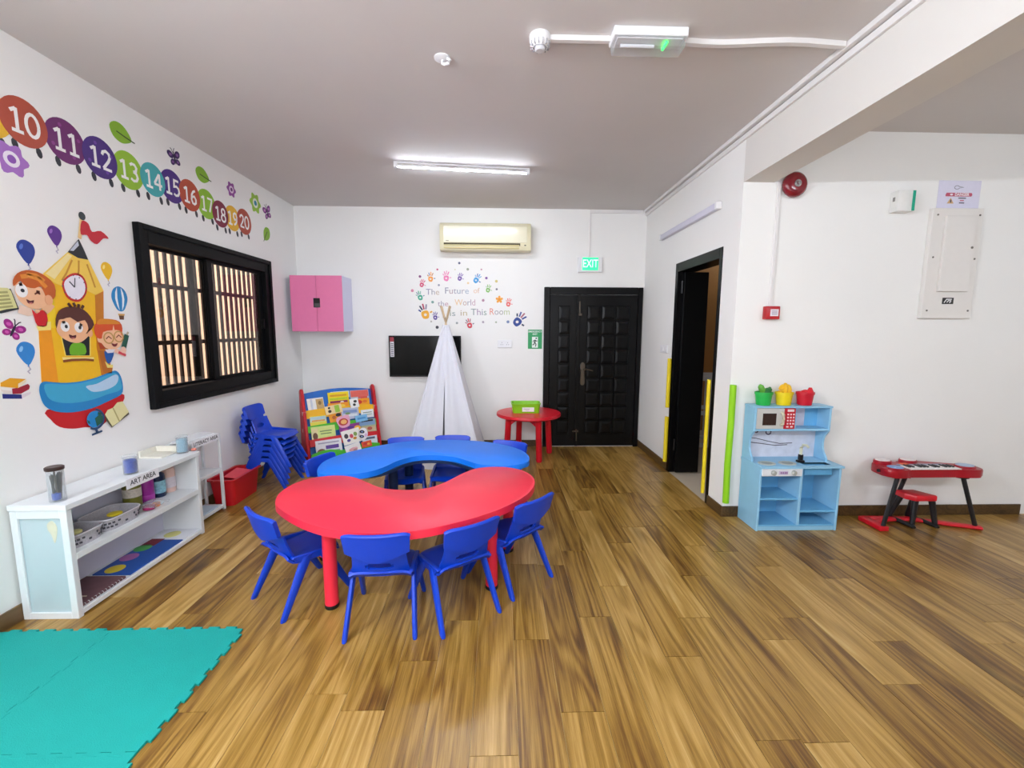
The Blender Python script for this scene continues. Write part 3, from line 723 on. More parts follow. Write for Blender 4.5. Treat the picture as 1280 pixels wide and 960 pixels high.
part('back_panel', mat('clear_white_sheet', '#E9E4E4', .3), ls, (lx0, lx0+.004, ly0+w, ly1-w, .36, LT-.02))
pA = at(240, 556, 'x', lx1); pB = at(272, 545, 'x', lx1)
sign_strip('label_strip', 'white LITERACY AREA label strip on frame shelf', 'LITERACY AREA', 3.28, 3.60, lx1+.001, LT-.045, LT+.006, .040)
t = E('letter_tray', 'cream plastic tray lying across the shelf tops', 'tray', (-2.40, 3.08, ZT))
part('tray_base', mat('cream_tray', '#E6E3D6', .45), t, (-.085, .07, -.09, .07, .0, .012), world=False)
part('tray_wall', mat('cream_tray', '#E6E3D6', .45), t, (-.085, .07, .055, .07, .012, .05), (-.085, -.07, -.09, .055, .012, .05), world=False)
t = E('picture_book', 'open picture book lying on the literacy shelf bottom', 'book', (-2.40, 3.42, .045))
part('pages', mat('page_blue', '#BFD0DF', .6, var=.15, scale=20), t, (-.07, .06, -.15, .13, 0, .01), world=False)
b = bmn(); lathe(b, [(.03, .0101), (.03, .0108), (.028, .011)], 12, (.01, -.05, 0), sx=1.2); O('picture', b, mat('tan_print', '#C9A25E', .6, var=.4, scale=60), t)
t = E('worksheet_stack', 'stack of clear sleeves and papers on the literacy shelf top', 'papers', (-2.41, 3.42, LT))
part('sheet', mat('paper_white', '#EFF0F2', .6), t, (-.07, .075, -.16, .15, 0, .008), world=False)
part('sleeve', mat('sleeve_white', '#E3E6EA', .25), t, (-.06, .07, -.14, .16, .008, .016), world=False)

# ---- red bin
RBIN = mat('red_bin', '#C3131F', .35, var=.04)
rb = E('storage_bin', 'red plastic storage bin on the floor by frame shelf', 'bin', (-2.372, 3.86, 0))
def rr(hx, hy, z, rad=.03, n=5):
    o = []
    for cx, cy, a0 in ((hx-rad, hy-rad, 0), (-hx+rad, hy-rad, PI/2), (-hx+rad, -hy+rad, PI), (hx-rad, -hy+rad, 1.5*PI)):
        for k in range(n): a = a0+PI/2*k/(n-1); o.append((cx+rad*math.cos(a), cy+rad*math.sin(a), z))
    return o
b = bmn(); ring_loft(b, [rr(.085, .185, 0), rr(.105, .207, .225), rr(.122, .225, .228), rr(.122, .225, .238), rr(.10, .203, .238), rr(.081, .18, .006)]); O('bin_body', b, RBIN, rb)
for s in (-1, 1):
    b = bmn(); tube(b, [(-.05, s*.224, .232), (-.04, s*.236, .232), (.04, s*.236, .232), (.05, s*.224, .232)], .006, 6); O('handle', b, RBIN, rb)
b = bmn(); sheet(b, 6, 6, lambda u, v: (.02+.07*u, -.09+.20*v, .215+.018*v-.01*u), .006); tag(O('plastic_board', b, mat('coral_board', '#E8505A', .4)), 'coral red plastic sheet lying in the red bin', 'sheet').location = rb.location

# ---- book rack in the corner (local x along the front, y towards the wall)
TH = math.radians(36)
BR = E('book_rack', 'red and blue plastic children book rack in the corner', 'book rack', (-2.155, 4.83, 0), TH)
bw, bd = .86, .27
SIDE = mat('red_rack', '#C4101F', .35, var=.05)
SL = .215                                           # how far the front leans back
def SP(x, s, n=0):                                  # point of the leaning front: s 0..1 up the slope, n out of it
    q = Vector((0, SL, .75)).normalized(); nn = Vector((0, -q.z, q.y))
    return Vector((x, .03+SL*s, .04+.75*s))+nn*n
for x in (0, bw-.035):
    poly = [(-.005, 0), (.0, .10), (.165, .80), (.195, .87), (.225, .885), (bd, .86), (bd+.005, .3), (bd+.01, 0), (bd-.05, 0), (bd-.06, .10), (.08, .10), (.06, 0)]
    b = bmn(); prism(b, [(u, v*.94) for u, v in poly], lambda u, v, d: (d, u, v), x, x+.035, r=.006, seg=1); s_ = O('side_panel', b, SIDE, BR)
    for (u, v) in ((.14, .56), (.17, .36)):
        b = bmn(); box(b, x-.001, x+.036, u-.018, u+.018, v-.022, v+.022, r=.0); O('side_slot', b, mat('slot_pale', '#D9B9B4', .6), s_)
def spanel(name, m, x0_, x1_, poly_top, s0, n, th=.012, parent=BR):
    b = bmn(); pts = [(x1_, s0), (x0_, s0)]+poly_top
    prism(b, pts, lambda u, v, d: SP(u, v, d), n, n+th); return O(name, b, m, parent)
BLR = mat('rack_blue', '#1266C0', .4); YLR = mat('rack_yellow', '#F5B90C', .4); GNR = mat('rack_green', '#45B81F', .4); RDR = mat('rack_red', '#CF1622', .4)
def arch(x0_, x1_, s, hgt, n=8): return [(x0_+(x1_-x0_)*k/n, s+hgt*math.sin(PI*k/n)) for k in range(n+1)]
xa, xb = .035, bw-.035
spanel('back_board', BLR, xa, xb, arch(xa, xb, .98, .05), .0, -.02)
spanel('shelf_lip', YLR, xa, xb, arch(xa, xb/2, .72, .012)+arch(xb/2, xb, .72, .018), .60, .012)
spanel('shelf_lip', GNR, xa, xb, arch(xa, xb, .485, .02), .385, .028)
spanel('shelf_lip', RDR, xa, xb, arch(xa, xb, .285, .015), .185, .044)
spanel('shelf_lip', GNR, xa, xb, arch(xa, xb*.45, .07, .04)+arch(xb*.55, xb, .09, .035), -.02, .060)
for s_, n0, n1 in ((.595, -.02, .014), (.38, -.02, .03), (.18, -.02, .046), (-.02, -.02, .062)):
    b = bmn(); prism(b, [(xa, n0), (xb, n0), (xb, n1), (xa, n1)], lambda u, v, d: SP(u, s_+d, v), 0, .015); O('shelf_floor', b, BLR if s_ > .3 else RDR, BR)
BR_M = Matrix.Translation(BR.location) @ Matrix.Rotation(TH, 4, 'Z')
def book(name, label, cat, x, s, w_, h_, n, rot, cover, deco=(), group='picture books in the rack', shape=None, th=.009):
    """a book or card resting on the rack face; w_, h_ in metres; deco: (kind, u, v, ru, rv, colour, layer) in -1..1"""
    x *= .86/.69; w_ *= 1.2; h_ *= 1.0
    base = BR_M @ SP(x, s, n); t = E(name, label, cat, base, TH, group)
    q = Vector((0, SL, .75)).normalized(); nn = Vector((0, -q.z, q.y))
    def P(u, v, d):
        u2, v2 = u*math.cos(rot)-v*math.sin(rot), u*math.sin(rot)+v*math.cos(rot)
        return Vector((u2, 0, 0))+q*v2+nn*d
    poly = shape or [(-w_/2, -h_/2), (w_/2, -h_/2), (w_/2, h_/2), (-w_/2, h_/2)]
    b = bmn(); prism(b, poly, P, 0, th); c = O('cover', b, mat('book_'+cover[1:], cover, .35, var=.10, scale=40), t, smooth=False)
    for i, (k, u, v, ru, rv, col) in enumerate(deco):
        u, v, ru, rv = u*w_/2, v*h_/2, ru*w_/2, rv*h_/2
        pol = ell(u, v, ru, rv, n=14) if k == 'e' else [(u-ru, v-rv), (u+ru, v-rv), (u+ru, v+rv), (u-ru, v+rv)]
        b = bmn(); prism(b, pol, P, th, th+.0006*(i+1)); O('cover_picture', b, mat('book_'+col[1:], col, .35, var=.10, scale=40), c, smooth=False)
    return t
# row 1
book('picture_book', 'white and tan picture book in the top row of the rack, by its red side', 'book', .13, .80, .15, .16, -.006, .05, '#EDEBE6', [('r', .5, 0, .45, .8, '#C8A569'), ('r', -.5, 0, .12, .9, '#CFD6E4'), ('e', .5, .2, .2, .3, '#8C6B3B')])
book('picture_book', 'yellow picture book with magenta strip at the top of the rack', 'book', .34, .85, .20, .18, -.004, 0, '#F2D80E', [('r', 0, .55, .8, .13, '#E0A313'), ('r', 0, .1, .85, .12, '#B9D22A'), ('r', 0, -.45, .85, .28, '#8E1B55'), ('e', .3, -.45, .2, .2, '#F3E9DC')])
book('picture_book', 'thin white book standing behind the yellow one', 'book', .36, .925, .18, .08, -.0145, 0, '#E9EEF2', [('r', 0, .4, .7, .15, '#9FC1DC')])
book('picture_book', 'coral and grey picture book in the top row', 'book', .545, .87, .19, .16, -.006, 0, '#B9C2CC', [('r', 0, .45, .95, .5, '#E2675B'), ('r', .3, -.3, .5, .25, '#D9534B'), ('r', -.4, -.45, .45, .18, '#8FA6C0')])
book('picture_book', 'orange picture book with red shapes behind the yellow lip', 'book', .555, .755, .16, .12, .002, 0, '#F0A21C', [('e', -.3, .3, .35, .4, '#D4331F'), ('e', .4, .35, .3, .3, '#E4742A')])
book('picture_book', 'orange picture book half hidden behind the yellow lip', 'book', .33, .735, .2, .10, .002, 0, '#F09A1A', [('e', .35, .2, .3, .35, '#F6D24B')])
# row 2
book('picture_book', 'pale blue and yellow picture book in the second row by the red side', 'book', .13, .55, .15, .12, .016, 0, '#E8D84A', [('r', 0, .4, .95, .5, '#B8D4D9'), ('r', 0, .1, .8, .15, '#E9A43C')])
book('picture_book', 'orange picture book with a dark bird in the second row', 'book', .30, .60, .15, .14, .0155, .1, '#EE9D18', [('e', .2, .1, .35, .3, '#20222C'), ('e', -.4, -.2, .25, .3, '#C7642A')])
book('picture_book', 'lilac grey picture book in the middle of the second row', 'book', .425, .615, .17, .14, .0255, 0, '#B8BFD6', [('r', 0, .3, .8, .25, '#7F93C4'), ('r', 0, -.35, .8, .2, '#DDE3EA'), ('e', -.3, 0, .3, .2, '#7A9C62')])
book('picture_book', 'white lined picture book in the second row by the far red side', 'book', .59, .58, .13, .10, .0255, 0, '#E9EDEE', [('r', 0, .3, .7, .1, '#7A8C74'), ('r', 0, -.2, .7, .1, '#9DB6A4')])
# row 3
book('picture_book', 'pale green picture book with brown corner in the third row', 'book', .16, .36, .22, .17, .032, 0, '#D6E38A', [('r', -.72, -.1, .26, .85, '#E9D9A4'), ('e', -.7, -.3, .2, .5, '#6A4326'), ('r', .2, .3, .5, .07, '#6F8C57'), ('r', .2, -.05, .45, .07, '#6F8C57')])
book('picture_book', 'purple picture book with an orange sun in the third row', 'book', .41, .36, .22, .14, .032, .05, '#8C2C8A', [('e', .6, .1, .3, .45, '#F0B22B'), ('e', -.5, -.2, .35, .4, '#D45BA6'), ('e', .0, .4, .3, .2, '#4E2A83')])
book('picture_book', 'grey and green scenery picture book in the third row', 'book', .575, .385, .17, .17, .032, 0, '#A9B48D', [('r', 0, .5, .95, .4, '#7EA0C9'), ('r', 0, .75, .7, .12, '#23262E'), ('r', 0, -.45, .9, .35, '#CDB58C'), ('e', .2, -.4, .3, .25, '#B95B4A')])
# row 4
book('picture_book', 'white picture book with purple lettering in the lowest row', 'book', .19, .135, .24, .19, .048, 0, '#E9E6EC', [('r', .25, .1, .5, .22, '#5A3A93'), ('e', -.6, -.45, .35, .45, '#7B4A33'), ('r', 0, .65, .8, .08, '#A9A3BA'), ('r', .35, -.45, .45, .14, '#8E8AB0')])
book('picture_book', 'pale picture book with dark roof shape in the lowest row', 'book', .575, .14, .15, .13, .048, 0, '#DCE4EE', [('r', 0, .6, .7, .2, '#55607A')])
# cards laid against the lips
GC = 'picture cards in the rack'
book('picture_card', 'cream and green card showing bees on the yellow lip', 'card', .275, .70, .16, .10, .030, .12, '#F3D9A2', [('r', .42, 0, .28, .85, '#9CC63C'), ('e', -.5, -.3, .2, .35, '#3A2A20'), ('e', -.5, .5, .15, .25, '#3A2A20')], GC)
book('picture_card', 'white card with black spots on the yellow lip', 'card', .475, .765, .085, .11, .030, .1, '#F2F2F0', [('e', -.1, -.35, .35, .3, '#23201F'), ('e', .25, .35, .4, .3, '#2B2725')], GC)
book('picture_card', 'pink rounded card with an orange yolk picture', 'card', .345, .49, .17, .14, .046, .12, '#EBA9C6', [('e', 0, 0, .55, .62, '#C43A34'), ('e', .05, 0, .35, .4, '#F0B66A')], GC, shape=[tuple(p) for p in smooth_closed([(-.075, .03), (-.05, .068), (0, .072), (.05, .075), (.08, .06), (.08, 0), (.06, -.055), (0, -.07), (-.05, -.05)], 3)])
book('picture_card', 'light blue card tilted on the green lip', 'card', .52, .515, .12, .08, .046, .08, '#7DBCE6', [('r', 0, 0, .7, .3, '#4A93CF')], GC)
book('picture_card', 'white card of colourful butterflies on the red lip', 'card', .40, .255, .18, .17, .062, .15, '#F2EFE9', [('e', -.55, .2, .22, .35, '#3B3640'), ('e', 0, .05, .2, .3, '#D44B62'), ('e', .45, .2, .2, .3, '#7C9B4A'), ('e', .3, -.35, .2, .2, '#C98B2C'), ('e', -.4, -.45, .2, .2, '#53449A')], GC)
book('picture_card', 'white oval panda face card on the red lip', 'card', .51, .265, .12, .15, .062, -.25, '#EFEDF4', [('e', -.2, .35, .42, .26, '#23222C'), ('e', -.15, -.4, .38, .24, '#23222C'), ('e', .5, -.1, .22, .3, '#E4C6E4'), ('e', -.2, .35, .16, .1, '#8FA6E0'), ('e', -.15, -.4, .16, .1, '#8FA6E0')], GC, shape=ell(0, 0, .058, .078, n=18))
book('picture_card', 'white card with a pink animal beside the lowest green lip', 'card', .40, .05, .15, .14, .078, .2, '#F0EDEC', [('e', 0, .1, .6, .3, '#E3A9AE'), ('e', .2, -.1, .3, .2, '#B98C8C')], GC)
book('picture_card', 'small red and orange car shaped card above the green lip', 'card', .53, .105, .10, .07, .078, .1, '#E0512A', [('e', -.2, .2, .5, .4, '#C8282A'), ('e', .35, -.1, .3, .4, '#EFB04A')], GC)

# ---- play tent
CLOTH = mat('white_canvas', '#DADAE1', .85, var=.03, scale=25, bump=.12, bscale=240, sheen=.2)
PINE = mat('pine_pole', '#CDB491', .6, var=.1)
tx, ty = -.615, 5.07; hw = .43; ZA = 1.57
tn = E('play_tent', 'white canvas teepee play tent with crossed wooden poles', 'tent', (tx, ty, 0))
def corner(sx, sy, z):
    f = 1-z/1.66
    return Vector((sx*hw*f, sy*(hw+.0)*f, z))
def side(c0, c1, fu):
    def fn(u, v):
        z = ZA*v; a, b_ = corner(*c0, z), corner(*c1, z); t_ = (u+1)/2
        p = a.lerp(b_, t_); nrm = Vector(((c0[0]+c1[0])/2, (c0[1]+c1[1])/2, .25)).normalized()
        return p+nrm*(fu(t_, v)*(1-v)**.7)
    return fn
rip = lambda ph, am, fr_: (lambda t_, v: am*math.sin(fr_*t_+ph+1.3*v)*math.sin(PI*min(1, max(0, t_)))+.012*math.sin(PI*t_))
for c0, c1, ph in (((1, -1), (1, 1), .4), ((1, 1), (-1, 1), 1.1), ((-1, 1), (-1, -1), 2.2)):
    b = bmn(); sheet(b, 18, 14, side(c0, c1, rip(ph, .018, 14)), .004); O('canvas_side', b, CLOTH, tn, angle=80)
# front in two flaps with a slit
for s in (-1, 1):
    def fn(u, v, s=s):
        z = ZA*v; a, b_ = corner(s, -1, z), corner(0, -1, z); t_ = (u+1)/2
        gap = max(0, .62-v)/.62*.017
        p = a.lerp(b_+Vector((s*gap, 0, 0)), t_); k = (1-v)**.6
        return p+Vector((0, -1, .2))*(k*(.026*math.sin(9*t_+(.5 if s < 0 else 1.7)+1.0*v)*math.sin(PI*t_*.9)+.02*t_*math.sin(3.2*v)))
    b = bmn(); sheet(b, 16, 18, (lambda u, v, f=fn: f(u, v)) if s < 0 else (lambda u, v, f=fn: f(-u, v)), .004); O('front_flap', b, CLOTH, tn, angle=80)
for sx, sy in ((-1, -1), (1, -1), (1, 1), (-1, 1)):
    a = Vector((sx*(hw-.01), sy*(hw-.01), 0)); e_ = Vector((-sx*.050, -sy*.050, 1.785))
    b = bmn(); tube(b, [a, e_], [.011, .010], 10); O('tent_pole', b, PINE, tn)
    b = bmn(); q = [corner(sx*1.012, sy*1.012, ZA*k/6) for k in range(7)]; tube(b, q, .012, 8); O('pole_sleeve', b, CLOTH, tn)
b = bmn(); tube(b, [(.028*math.cos(a_*PI/5), .028*math.sin(a_*PI/5), 1.655+.003*(a_ % 3)) for a_ in range(10)], .006, 6, closed=True); O('tie_rope', b, mat('rope', '#D8CCB4', .8), tn)

# ---- small round red table with a lime basket
rx_, ry_ = .352, 5.16; RR = .385
rtab = E('round_table', 'small round red plastic table beside the black door', 'table', (rx_, ry_, 0))
ZR = .54
b = bmn(); lathe(b, [(RR*.96, ZR-.045), (RR, ZR-.035), (RR, ZR-.012), (RR*.985, ZR-.002), (RR*.95, ZR), (RR*.5, ZR), (.001, ZR)], 48); O('tabletop', b, RED2, rtab, angle=50)
for k in range(4):
    a = math.radians(22+90*k); cx, cy = .262*math.cos(a), .262*math.sin(a)
    b = bmn(); tube(b, [(cx*1.10, cy*1.10, 0.0), (cx*1.1, cy*1.1, .02), (cx, cy, ZR-.06), (cx, cy, ZR-.035)], [.030, .036, .036, .045], 12); lg = O('leg', b, RED2, rtab)
    b = bmn(); lathe(b, [(.026, 0), (.031, .003), (.031, .012), (.028, .013)], 14, (cx*1.1, cy*1.1, 0)); O('foot_cap', b, BLACKR, lg)
    a2 = a+PI/2; dx, dy = .262*math.cos(a2), .262*math.sin(a2)
    pts = []
    for j in range(13):
        f = j/12; pts.append((f, ZR-.05-.11*(abs(2*f-1))**2.2-.012))
    poly = [(0, ZR-.04)]+[(f, z) for f, z in pts]+[(1, ZR-.04)]
    b = bmn()
    ux, uy = -(dy-cy), (dx-cx); ul = math.hypot(ux, uy)
    prism(b, poly, lambda u, v, d: (cx+(dx-cx)*u+ux/ul*d, cy+(dy-cy)*u+uy/ul*d, v), -.010, .010); O('apron', b, RED2, rtab)
LIME = mat('lime_plastic', '#86C81A', .35, var=.05)
lb = E('storage_basket', 'lime green plastic basket with white label on round red table', 'basket', (.315, 5.17, ZR))
b = bmn(); ring_loft(b, [rr(.155, .10, 0, .025), rr(.168, .112, .105, .03), rr(.176, .12, .106, .03), rr(.176, .12, .116, .03), rr(.163, .108, .116, .03), rr(.150, .096, .004, .025)]); O('basket_body', b, LIME, lb)
b = bmn(); box(b, -.045, .095, -.118, -.112, .02, .072); 
for v in b.verts: v.co.y += .008-.09*(v.co.z-.02)*1.25+.0035
lab = O('label_card', b, mat('label_white', '#F0F1F2', .5), lb, smooth=False)
b = bmn(); box(b, -.03, .04, -.1145, -.113, .050, .054); box(b, -.005, .03, -.1125, -.111, .034, .037)
O('label_lines', b, mat('label_grey', '#9A9CA0', .6), lab, smooth=False)
# ================================================================ PLAY KITCHEN, KEYBOARD
KB = mat('kitchen_blue', '#92C7E6', .45, var=.05, scale=12)
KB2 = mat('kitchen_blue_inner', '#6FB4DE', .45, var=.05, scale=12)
KX, KY = 1.955, 3.098
kt = E('toy_kitchen', 'light blue wooden toy kitchen with microwave and sink', 'toy kitchen', (KX, KY, 0))
KW, KD, KC = .628, .272, .512
def kp(name, m, *boxes, parent=kt, r=.003): return part(name, m, parent, *boxes, r=r, world=False)
kp('side_panel', KB, (0, .018, .012, KD, 0, KC-.016)); kp('side_panel', KB, (KW-.018, KW, .012, KD, 0, KC-.016))
kp('divider', KB, (.312, .334, .014, KD, .045, KC-.016))
kp('kick_board', KB, (.018, KW-.018, .02, .034, 0, .04))
kp('bottom_board', KB2, (.018, KW-.018, .016, KD, .034, .048))
kp('shelf_board', KB2, (.018, .312, .016, KD, .243, .258)); kp('shelf_board', KB2, (.334, KW-.018, .016, KD, .145, .160))
kp('back_panel', KB2, (.018, KW-.018, KD-.008, KD, .048, KC-.016))
# counter with sink opening
sx0, sx1, sy0, sy1 = .355, .565, .035, .115
kp('counter_top', KB, (-.004, sx0, -.004, KD, KC-.016, KC), (sx1, KW+.006, -.004, KD, KC-.016, KC), (sx0, sx1, -.004, sy0, KC-.016, KC), (sx0, sx1, sy1, KD, KC-.016, KC), r=.0)
SINK = mat('sink_blue', '#5FA5D2', .4)
kp('sink_basin', SINK, (sx0, sx1, sy0, sy1, KC-.075, KC-.07), (sx0-.004, sx0, sy0, sy1, KC-.075, KC-.004), (sx1, sx1+.004, sy0, sy1, KC-.075, KC-.004), (sx0, sx1, sy0-.004, sy0, KC-.075, KC-.004), (sx0, sx1, sy1, sy1+.004, KC-.075, KC-.004), r=0)
cpn = kp('control_panel', mat('panel_white', '#E3E6EA', .45), (.012, .318, .002, .014, KC-.076, KC-.018))
KN = mat('knob_silver', '#B9BDB8', .35, metal=.3)
for x in (.095, .25):
    b = bmn(); tube(b, [(x, .002, KC-.047), (x, -.012, KC-.047), (x, -.018, KC-.047)], [.019, .018, .012], 16); kk = O('knob', b, KN, cpn)
    b = bmn(); box(b, x-.003, x+.003, -.023, -.016, KC-.062, KC-.032); O('knob_grip', b, KN, kk)
b = bmn(); box(b, .137, .207, .0005, .0025, KC-.062, KC-.034); dsp = O('panel_print', b, mat('print_lilac', '#C9BDD6', .5), cpn, smooth=False)
b = bmn(); 
for x in (.15, .165, .18, .193): box(b, x, x+.008, -.0004, .001, KC-.055, KC-.042)
O('print_digits', b, mat('print_violet', '#7A3F86', .5), dsp, smooth=False)
STEEL = mat('burner_grey', '#BFC4BE', .4, metal=.2)
for x in (.105, .265):
    b = bmn(); lathe(b, [(.062, KC), (.064, KC+.002), (.064, KC+.006), (.058, KC+.008), (.052, KC+.005), (.001, KC+.005)], 28, (x-.02, .075, 0), sy=.8); bu = O('burner', b, STEEL, kt)
    b = bmn(); lathe(b, [(.040, KC+.0052), (.040, KC+.0066), (.034, KC+.0068)], 24, (x-.02, .075, 0), sy=.8); O('burner_plate', b, mat('burner_dark', '#9AA29B', .4), bu)
fa = kp('faucet_base', mat('faucet_black', '#0F0F12', .4), (.345, .40, .098, .128, KC, KC+.016), (.357, .388, .102, .124, KC+.016, KC+.062))
b = bmn(); tube(b, [(.372, .113, KC+.05), (.372, .113, KC+.115), (.376, .10, KC+.138), (.384, .075, KC+.142), (.388, .055, KC+.13)], [.011, .011, .011, .010, .009], 10); O('faucet_spout', b, mat('faucet_ivory', '#D9D8BE', .3), fa)
# hutch
UY, UT = .132, .932                        # front plane and top of the hutch
UW = .602
poly = [(UY, KC), (KD, KC), (KD, UT), (UY, UT), (UY, .752)]+[(UY+.055*math.sin(PI*.5*(1-abs(1-2*k/10)))**.8 if 0 < k < 10 else UY, .752-(.752-KC-.02)*k/10) for k in range(1, 11)]
for x in (.0, UW-.016):
    b = bmn(); prism(b, [(u, v) for u, v in poly], lambda u, v, d: (d, u, v), x, x+.016, r=.002, seg=1); O('hutch_side', b, KB, kt, smooth=False)
kp('hutch_top', KB, (-.004, UW+.006, UY-.004, KD, UT, UT+.014))
kp('hutch_shelf', KB, (.016, UW-.016, UY, KD, .752, .768))
kp('hutch_divider', KB, (.318, .330, UY+.002, KD, .768, UT))
PRN = mat('backsplash_print', '#D3D6E2', .5, var=.22, scale=18)
bs = kp('backsplash', PRN, (.016, UW-.016, KD-.008, KD, KC, .752), r=0)
INK = mat('print_ink', '#3D3346', .5)
for x, z, r_ in ((.20, .715, .020), (.10, .725, .014)):
    b = bmn(); tube(b, [(x+r_*math.cos(2*PI*k/16), KD-.009, z+r_*math.sin(2*PI*k/16)) for k in range(16)], .005, 6, closed=True); O('printed_ring', b, mat('print_plum', '#5A4A66', .5), bs)
for pts in ([(.03, .67), (.10, .665), (.2, .64), (.30, .62), (.40, .625)], [(.03, .635), (.15, .62), (.26, .605), (.36, .61)], [(.04, .72), (.045, .70), (.05, .735)]):
    b = bmn(); tube(b, [(x, KD-.009, z) for x, z in pts], .003, 6); O('printed_line', b, INK, bs)
cb = kp('cubby_back', mat('marble_print', '#CFCBDA', .5, var=.4, scale=14), (.330, UW-.12, KD-.010, KD-.008, .768, UT), r=0)
kp('cubby_back', KB2, (UW-.12, UW-.016, KD-.010, KD-.008, .768, UT), r=0)
# microwave
mw = kp('microwave_door', mat('microwave_grey', '#C4C3BE', .35, var=.03), (.018, .228, UY-.006, UY+.02, .770, UT-.002))
kp('microwave_window', mat('dark_window', '#3A2A26', .15, var=.5, scale=8), (.06, .165, UY-.0085, UY-.005, .800, UT-.04), parent=mw, r=0)
b = bmn(); tube(b, [(.205, UY-.006, .80), (.205, UY-.03, .815), (.205, UY-.034, .85), (.205, UY-.03, .885), (.205, UY-.006, .90)], .010, 10); O('microwave_handle', b, mat('handle_ivory', '#D6CFB4', .35), mw)
kpd = kp('keypad', mat('keypad_red', '#C2142C', .4), (.230, .316, UY-.006, UY+.02, .770, UT-.002))
b = bmn(); box(b, .250, .300, UY-.0085, UY-.005, .905, .923); O('keypad_display', b, mat('display_pale', '#E6DADA', .4), kpd, smooth=False)
for i in range(5):
    for j in range(3):
        if i == 4 and j == 2: continue
        x = .250+j*.022; z = .884-i*.024; w_ = .012 if i < 4 else .018
        if i == 4: x = .247+j*.032
        b = bmn(); box(b, x, x+w_, UY-.009, UY-.005, z-.006, z+.006, r=.001, seg=1); O('button', b, mat('button_pale', '#F0D9DA', .4), kpd)

# ---- toy buckets on the kitchen
def bucket(x, label, col, stuff):
    t = E('toy_bucket', label, 'bucket', (KX+x, KY+.20, UT+.014), group='toy buckets on the kitchen')
    m = mat('bucket_'+col[1:], col, .4, var=.04)
    b = bmn(); lathe(b, [(.048, 0), (.052, .003), (.062, .085), (.067, .085), (.067, .102), (.063, .102), (.060, .084), (.048, .006), (.001, .005)], 28, sx=1.0, sy=.85); O('bucket_body', b, m, t)
    return t
bucket(.10, 'green toy bucket of toy vegetables on the kitchen top', '#22B04A', 0)
bucket(.262, 'yellow toy bucket of toy bananas on the kitchen top', '#E8CE15', 0)
bucket(.428, 'red toy bucket of toy strawberries on the kitchen top', '#C8102B', 0)
def toy(name, label, pts, r, col, group, k=10):
    b = bmn(); n = len(pts)-1
    # smooth a little
    P = [Vector(p) for p in pts]; Q = []; Rr = []
    for i in range(k+1):
        f = i/k*n; a = min(int(f), n-1); t_ = f-a; Q.append(P[a].lerp(P[a+1], t_)); q = r[a]+(r[a+1]-r[a])*t_; Rr.append(q)
    tube(b, [KV+Vector((q.x, q.y, q.z*1.16)) for q in Q], [q*1.3 for q in Rr], 10); return tag(O(name, b, mat('toy_'+col[1:], col, .4, var=.12, scale=30)), label, name.replace('toy_', 'toy '), group)
KV = Vector((KX, KY+.20, UT+.014))
toy('toy_cucumber', 'pale green toy cucumber leaning out of the green bucket', [(.115, 0, .05), (.09, -.005, .09), (.065, -.01, .125), (.058, -.01, .138)], [.012, .018, .017, .006], '#5FA63C', 'toy vegetables in the green bucket')
toy('toy_pepper', 'dark green toy pepper in the green bucket', [(.10, -.02, .07), (.12, -.02, .098), (.14, -.02, .112)], [.016, .022, .01], '#1E6B2C', 'toy vegetables in the green bucket')
toy('toy_bean', 'deep green toy bean pod pointing away from the cucumber', [(.10, .01, .06), (.13, .01, .095), (.155, .01, .118)], [.012, .014, .006], '#2C7F34', 'toy vegetables in the green bucket')
for i, (dx, l) in enumerate(((-.028, 'toy banana on the side towards the green bucket'), (.0, 'toy banana standing in the middle of the yellow bucket'), (.028, 'toy banana on the side towards the red bucket'))):
    toy('toy_banana', 'yellow '+l, [(.262+dx, 0, .05), (.262+dx*1.1, -.005, .10), (.262+dx*.9+.004, 0, .135-abs(dx)*.4), (.262+dx*.6+.004, .004, .148-abs(dx)*.4)], [.012, .017, .014, .005], '#F2BC1A', 'toy bananas in the yellow bucket')
for i, (dx, dy, h, l) in enumerate(((-.022, -.01, .10, 'low red toy strawberry towards the yellow bucket'), (.005, .01, .102, 'red toy strawberry in the middle of the red bucket'), (.034, -.005, .118, 'tallest red toy strawberry at the bucket edge'))):
    toy('toy_strawberry', l, [(.428+dx, dy, .06), (.428+dx, dy, .085), (.428+dx, dy, h)], [.012, .022, .008], '#D0182A', 'toy strawberries in the red bucket')

# ---- toy keyboard with stool
RK = mat('keyboard_red', '#A30C20', .3, var=.05); BK = mat('stand_black', '#15171C', .4)
PKX, PKY = 2.945, 3.10
kb = E('toy_keyboard', 'red toy keyboard with drum pads on a black legged stand', 'toy keyboard', (PKX, PKY, 0))
ZK = .478
outl = [tuple(p) for p in smooth_closed([(.0, .10), (.005, .025), (.06, -.005), (.14, .0), (.18, .012), (.36, .012), (.53, .012), (.60, .0), (.70, -.002), (.76, .03), (.765, .09), (.70, .135), (.56, .175), (.44, .215), (.30, .225), (.24, .20), (.19, .20), (.14, .225), (.05, .21), (.01, .17)], 4)]
b = bmn(); prism(b, outl, lambda u, v, d: (u, v, d+.03*v), ZK-.062, ZK, r=.012, seg=2); O('keyboard_body', b, RK, kb)
def kz(y): return ZK+.03*y
def pad(x, y, r, sy, h, m, tilt=0):
    b = bmn(); lathe(b, [(r*1.12, kz(y)-.01), (r*1.15, kz(y)+h*.5), (r*1.1, kz(y)+h), (r, kz(y)+h+.001), (r*.97, kz(y)+h-.001)], 26, (x, y, 0), sy=sy); q = O('drum_rim', b, RK, kb)
    b = bmn(); lathe(b, [(r*.98, kz(y)+h-.003), (r*.95, kz(y)+h+.004), (r*.5, kz(y)+h+.006), (.001, kz(y)+h+.006)], 26, (x, y, 0), sy=sy); O('drum_pad', b, m, q)
